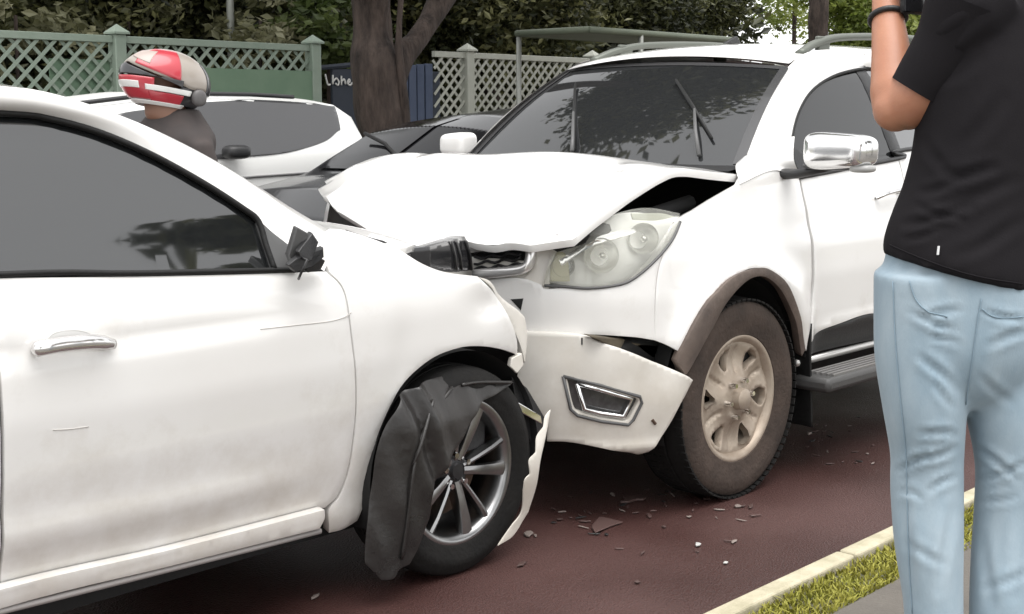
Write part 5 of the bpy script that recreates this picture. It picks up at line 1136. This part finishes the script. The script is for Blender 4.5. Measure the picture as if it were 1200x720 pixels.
# skin: neck, head, arms and hands as one continuous body
ht = mp(1186, -128, .04)
parts = [secloft(limbsecs([mp(1186, -40, .05), mp(1186, -75, .05)], [.058, .055])),
         secloft([(ht+CU*z, RT, CF, .078*s_, .095*s_) for z, s_ in [(-.115, .45), (-.10, .62), (-.06, .82), (-.02, .95), (.03, 1.), (.07, .92), (.10, .70), (.118, .35)]]),
         secloft(limbsecs([shL, slv_end, elL+RT*.012, elL+np.array([0, 0, -.012])], [.058, .050, .047, .038], 6)), secloft(limbsecs([elL+np.array([0, 0, -.008]), elL*.82+wrL*.18, elL*.6+wrL*.4, wrL, wrL+(wrL-elL)*.12], [.041, .045, .040, .029, .028], 6)), secloft([(elL+CU*t*.043, RT, CF, .043*math.sqrt(max(.02, 1-t*t)), .043*math.sqrt(max(.02, 1-t*t))) for t in np.linspace(-.98, .98, 11)], 20),
         secloft(limbsecs([shR, elR], [.055, .045])), secloft(limbsecs([elR, elR*.5+wrR*.5, wrR], [.045, .042, .030]))]
def hand(w_, d, side, pal):
    """palm and five fingers; d = pointing, side = thumb side, pal = palm normal"""
    out = []; d = d/np.linalg.norm(d); side = side-d*(side @ d); side /= np.linalg.norm(side); pal = np.cross(d, side)*np.sign(np.cross(d, side) @ pal)
    out.append(secloft([(w_+d*t, side, pal, a, .015) for t, a in [(-.01, .026), (.02, .034), (.05, .040), (.085, .040), (.095, .036)]], 16))
    for k_, (o_, L) in enumerate([(.029, .068), (.010, .076), (-.010, .071), (-.028, .056)]):
        b = w_+d*.088+side*o_; p1 = b+d*L*.45+pal*.008; p2 = p1+d*L*.22+pal*L*.28; p3 = p2+pal*L*.30-d*L*.05; out.append(secloft(limbsecs([b, p1, p2, p3], [.0088, .0085, .008, .007], 3), 10))
    b = w_+d*.03+side*.03; out.append(secloft(limbsecs([b, b+side*.022+d*.022+pal*.006, b+side*.026+d*.05+pal*.018, b+side*.018+d*.072+pal*.026], [.013, .011, .0095, .008], 3), 10)); return out
dl = wrL-elL
parts += hand(wrL+dl/np.linalg.norm(dl)*.015, dl+RT*.02, RT*.8+CF*.2, RT*.6-CF*.5)
parts += hand(wrR, UP*.6-RT*.4, -RT, CF)
bodyo = fuse('body', parts, .005, SKIN, man, 9)
hair = fuse('hair', [secloft([(ht+CU*z-CF*.012, RT, CF, .083*s_, .098*s_) for z, s_ in [(-.05, .80), (-.02, .97), (.03, 1.03), (.07, .97), (.105, .74), (.125, .35)]])], .008, HAIR, man, 3)
for s_ in (-1, 1):
    V, Fs = blob(ht+RT*s_*.080, .012, .022, .032, 2, 2, 12, 8); MB().add(V, Fs).build('ear', SKIN, bodyo, smooth=True)
fd = (CF*.75-RT*.66)
for s_ in (-1, 1):
    V, Fs = blob(ht+fd*.088+np.cross(CU, fd)*s_*.03+CU*.005, .011, .011, .008, 2, 2, 10, 8); MB().add(V, Fs).build('eye', mat('eye_white', (.7, .7, .68), .3), bodyo, smooth=True)
V, Fs = blob(ht+fd*.098-CU*.025, .012, .012, .02, 2, 2, 10, 8); MB().add(V, Fs).build('nose', SKIN, bodyo, smooth=True)
V, Fs = blob(ht+fd*.088-CU*.06, .02, .02, .006, 2, 2, 10, 8); MB().add(V, Fs).build('mouth', mat('lips', (.35, .12, .10), .5), bodyo, smooth=True)
SHOE = mat('shoe_leather', (.05, .045, .04), .5)
for (x, dd) in [(1096, 0), (1181, 0)]:
    c = mp(x, ypx(PG+.05), dd)+fd*.05; V = []
    fuse('shoe', [secloft([(c+fd*t+CU*(h_/2-.05), np.cross(CU, fd), CU, w_, h_/2) for t, w_, h_ in [(-.12, .03, .07), (-.10, .042, .10), (-.03, .045, .11), (.05, .05, .085), (.11, .048, .06), (.15, .03, .045)]], 16)], .008, SHOE, man, 3)
wd = dl/np.linalg.norm(dl); wb = wrL-wd*.012
wa = np.cross(wd, CF); wa /= np.linalg.norm(wa); wbn = np.cross(wd, wa)
MB().tube([wb+(wa*math.cos(t)+wbn*math.sin(t))*.033 for t in np.linspace(0, 2*math.pi, 25)], .0058, 8).build('wrist_band', PLAST, man, smooth=True)
# the phone he holds (a thing of its own)
pc = mp(1069, -30, .10); pa_ = UP*.98; pr = RT*.75+CF*.66; pr /= np.linalg.norm(pr); pn = np.cross(pr, pa_)
ph = empty('phone', pc, 'black phone held up in the raised hand of the man', 'phone')
MB().box(pc, (.006, .037, .078), np.stack([pn, pr, pa_], -1)).build('case', PLAST, ph, bevel=.006)
MB().box(pc+pn*.0065, (.0006, .034, .074), np.stack([pn, pr, pa_], -1)).build('screen', mat('phone_screen', (.02, .02, .022), .08), ph)

# ---- person in a helmet standing beyond the hatchback
HV = 4.98
hp0 = WV(202, 90, HV); hp0[1] = HV
rider = empty('person', (hp0[0], HV, 0), 'person in red and grey motorcycle helmet and dark jacket, standing behind the hatchback', 'person')
JACK = mat('dark_jacket', (.030, .026, .026), .8, col2=(.055, .042, .038), noise_scale=9)
TROU = mat('dark_trousers', (.03, .032, .04), .85)
X, Yv = np.array([1., 0, 0]), np.array([0, 1., 0])
def rs(rows): return secloft([((hp0[0]+dx, HV+dy, z), X, Yv, rx, ry) for dx, dy, z, rx, ry in cr(rows, 4)], 20)
fuse('jacket', [rs([(.03, .06, .82, .15, .19), (.03, .06, 1.0, .14, .18), (.03, .06, 1.2, .14, .20), (.03, .06, 1.34, .165, .22), (.03, .05, 1.40, .15, .16), (.03, .04, 1.44, .125, .12), (.035, .04, 1.475, .10, .10)]),
     secloft(limbsecs([(hp0[0]+.03, HV-.12, 1.33), (hp0[0]+.05, HV-.17, 1.1), (hp0[0]-.12, HV-.14, .95)], [.065, .055, .04])), secloft(limbsecs([(hp0[0]+.03, HV+.24, 1.33), (hp0[0]+.05, HV+.30, 1.1), (hp0[0]-.12, HV+.27, .95)], [.065, .055, .04]))], .014, JACK, rider, 5)
fuse('trousers', [rs([(.03, .06, .60, .13, .17), (.03, .06, .86, .14, .18)]), rs([(.02, -.02, .05, .06, .06), (.03, -.02, .45, .07, .07), (.03, -.01, .85, .09, .09)]), rs([(.02, .14, .05, .06, .06), (.03, .14, .45, .07, .07), (.03, .13, .85, .09, .09)])], .014, TROU, rider, 4)
fuse('body', [secloft(limbsecs([(hp0[0]+.03, HV+.06, 1.25), (hp0[0]+.03, HV-.12, 1.30), (hp0[0]+.05, HV-.17, 1.1), (hp0[0]-.13, HV-.14, .93)], [.05, .04, .035, .03], 5)), secloft(limbsecs([(hp0[0]+.03, HV+.06, 1.25), (hp0[0]+.03, HV+.24, 1.30), (hp0[0]+.05, HV+.30, 1.1), (hp0[0]-.13, HV+.27, .93)], [.05, .04, .035, .03], 5)), rs([(.02, .05, 1.2, .06, .06), (.0, .03, 1.38, .06, .06), (-.02, .03, 1.44, .085, .075), (-.02, .03, 1.48, .09, .075), (-.03, .03, 1.52, .085, .075), (-.02, .03, 1.60, .095, .08), (0, .03, 1.68, .07, .06)])]+hand(np.array([hp0[0]-.13, HV-.14, .94]), np.array([-.4, 0, -.9]), np.array([-.9, 0, .4]), Yv)+hand(np.array([hp0[0]-.13, HV+.27, .94]), np.array([-.4, 0, -.9]), np.array([-.9, 0, .4]), -Yv), .009, mat('skin_brown', (.20, .105, .07), .5), rider, 4)
for s_ in (-.02, .14): fuse('shoe', [secloft([((hp0[0]-.04+t, HV+s_, h_/2), Yv, CU, w_, h_/2) for t, w_, h_ in [(-.16, .03, .04), (-.08, .045, .07), (.02, .045, .10), (.09, .04, .09)]], 14)], .01, SHOE, rider, 3)
HR_, HG, HW, HK = mat('helmet_red', (.42, .035, .05), .3, coat=.5), mat('helmet_grey', (.30, .265, .23), .35, coat=.4), mat('helmet_white', (.7, .7, .68), .3, coat=.5), mat('helmet_dark', (.035, .035, .038), .3, coat=.4)
def helm(a, b):   # a: fore-aft angle round the side, b: height angle ; a real closed shell
    a, b = np.broadcast_arrays(np.asarray(a, float), np.asarray(b, float))
    return np.stack([hp0[0]-.004-.205*np.cos(a)*np.cos(b)*(1+.06*np.cos(a)), HV+.03+.135*np.sin(a)*np.cos(b)*-1, 1.592+.135*np.sin(b)+.02*np.cos(a)*np.cos(b)*0], -1)
def shellpatch(name, a0, a1, b0, b1, m, parent, off=0., bcurve=None, n=28):
    P = []
    for a in np.linspace(a0, a1, n):
        row = []
        for t in np.linspace(0, 1, 14):
            lo = b0 if bcurve is None else bcurve(a); b = lo+(b1-lo)*t; p = helm(a, b); c = np.array([hp0[0], HV+.03, 1.592]); q_ = (p-c)*(1+off); ct, st_ = math.cos(.16), math.sin(.16); row.append(c+np.array([q_[0]*ct+q_[2]*st_, q_[1], -q_[0]*st_+q_[2]*ct-.006]))
        P.append(row)
    return gridmesh(name, np.array(P), m, parent, (hp0[0], HV+.03, 1.592), thick=.006)
pi = math.pi
eye = lambda a: .42-.62*min(1, abs(((a+pi) % (2*pi))-pi)/1.7)    # lower edge of the dome, dipping towards the back
hel = shellpatch('helmet', -pi, pi, 0, pi/2, HG, rider, 0., eye, 60)
shellpatch('helmet_graphic', .35, 1.45, 0, 1.15, HR_, hel, .012, lambda a: eye(a)+.07)
shellpatch('helmet_graphic', .02, .75, 0, .92, mat('helmet_pale', (.36, .30, .27), .35), hel, .018, lambda a: eye(a)+.22)
shellpatch('helmet_back', 2.25, 3.6, 0, .75, HK, hel, .012, lambda a: -.25)
shellpatch('visor_edge', -1.5, 1.5, 0, 0, HK, hel, .02, lambda a: eye(a)-.07, 40)
for a0, a1, b0, b1, m_ in [(-.9, .9, -.75, -.05, HR_), (-.55, .55, -.40, -.20, HW), (.7, 1.75, -.42, -.26, HW), (-1.75, 1.75, -.92, -.78, HW), (.75, 1.6, -.78, -.45, HR_)]:
    shellpatch('chin_bar', a0, a1, b0, b1, m_, hel, .03 if m_ is HW else .015)
shellpatch('helmet_pad', 1.5, 2*pi-1.5, -.85, -.18, HK, hel, -.03)
V, Fs = blob((hp0[0]+.06, HV-.10, 1.52), .035, .02, .035, 2.3, 2.3); MB().add(V, Fs).build('helmet_pivot', mat('pivot_grey', (.09, .085, .085), .5), hel, smooth=True)

# ================================================================== broken pieces on the road
SHARD = [mat('shard_pale', (.24, .20, .18), .4), mat('shard_brown', (.075, .045, .04), .5), mat('shard_black', (.02, .02, .02), .4), mat('shard_clear', (.5, .5, .48), .15)]
def shard(px, py, L, W_, m, rz, lab, h=.006, grp='broken pieces on the road', curl=0.):
    c = WZ(px, py, 0.); n = random.randint(7, 11); out = []
    for i in range(n):
        t = 2*math.pi*(i+random.uniform(-.3, .3))/n; r_ = random.uniform(.35, 1.15); x, y = L*r_*math.cos(t), W_*r_*math.sin(t)
        out.append((c[0]+x*math.cos(rz)-y*math.sin(rz), c[1]+x*math.sin(rz)+y*math.cos(rz), .004+curl*abs(math.cos(t))*random.random()))
    o = MB().prism(out, (0, 0, h)).build('debris_piece', m, None, bevel=.0015); tag(o, lab, 'debris', grp); return o
big = shard(705, 617, .13, .06, mat('shard_mauve', (.10, .062, .056), .4), .3, 'large flat brown plastic shard on the road below the hanging bumper', .004, None, .008)
shard(742, 587, .07, .04, SHARD[1], -.3, 'brown shard under the hanging bumper in the shade', .008, None)
shard(620, 628, .045, .02, SHARD[0], .6, 'pale splinter beside the hanging bumper strip', .006, None)
shard(370, 701, .030, .012, SHARD[0], .5, 'pale chip alone on the road below the hatchback sill', .006, None)
shard(818, 640, .020, .013, SHARD[3], .2, 'bright white chip on the open road between wheel and kerb', .006, None)
shard(850, 662, .012, .010, SHARD[3], .2, 'small white chip closest to the kerb', .005, None)
shard(747, 684, .016, .012, SHARD[1], .2, 'tan chip on the road near the kerb end', .005, None)
shard(612, 663, .03, .012, SHARD[1], .2, 'thin brown sliver on the road in front of the hatchback wheel', .006, None)
for i in range(72):
    px, py = random.choice([(random.uniform(610, 860), random.uniform(580, 650)), (random.uniform(640, 900), random.uniform(575, 615)), (random.uniform(940, 1030), random.uniform(490, 545))])
    shard(px, py, random.uniform(.008, .032), random.uniform(.004, .012), random.choice([SHARD[1], SHARD[1], SHARD[0], SHARD[2], MATS['shard_mauve']]), random.uniform(0, 3), 'small broken plastic splinter scattered on the road', random.uniform(.002, .005))
shard(948, 510, .02, .012, SHARD[0], .2, 'pale chip on the road behind the mud flap', .01, None)
shard(865, 595, .025, .012, SHARD[0], .3, 'pale chip touching the front tyre of the sport utility vehicle', .006, None)
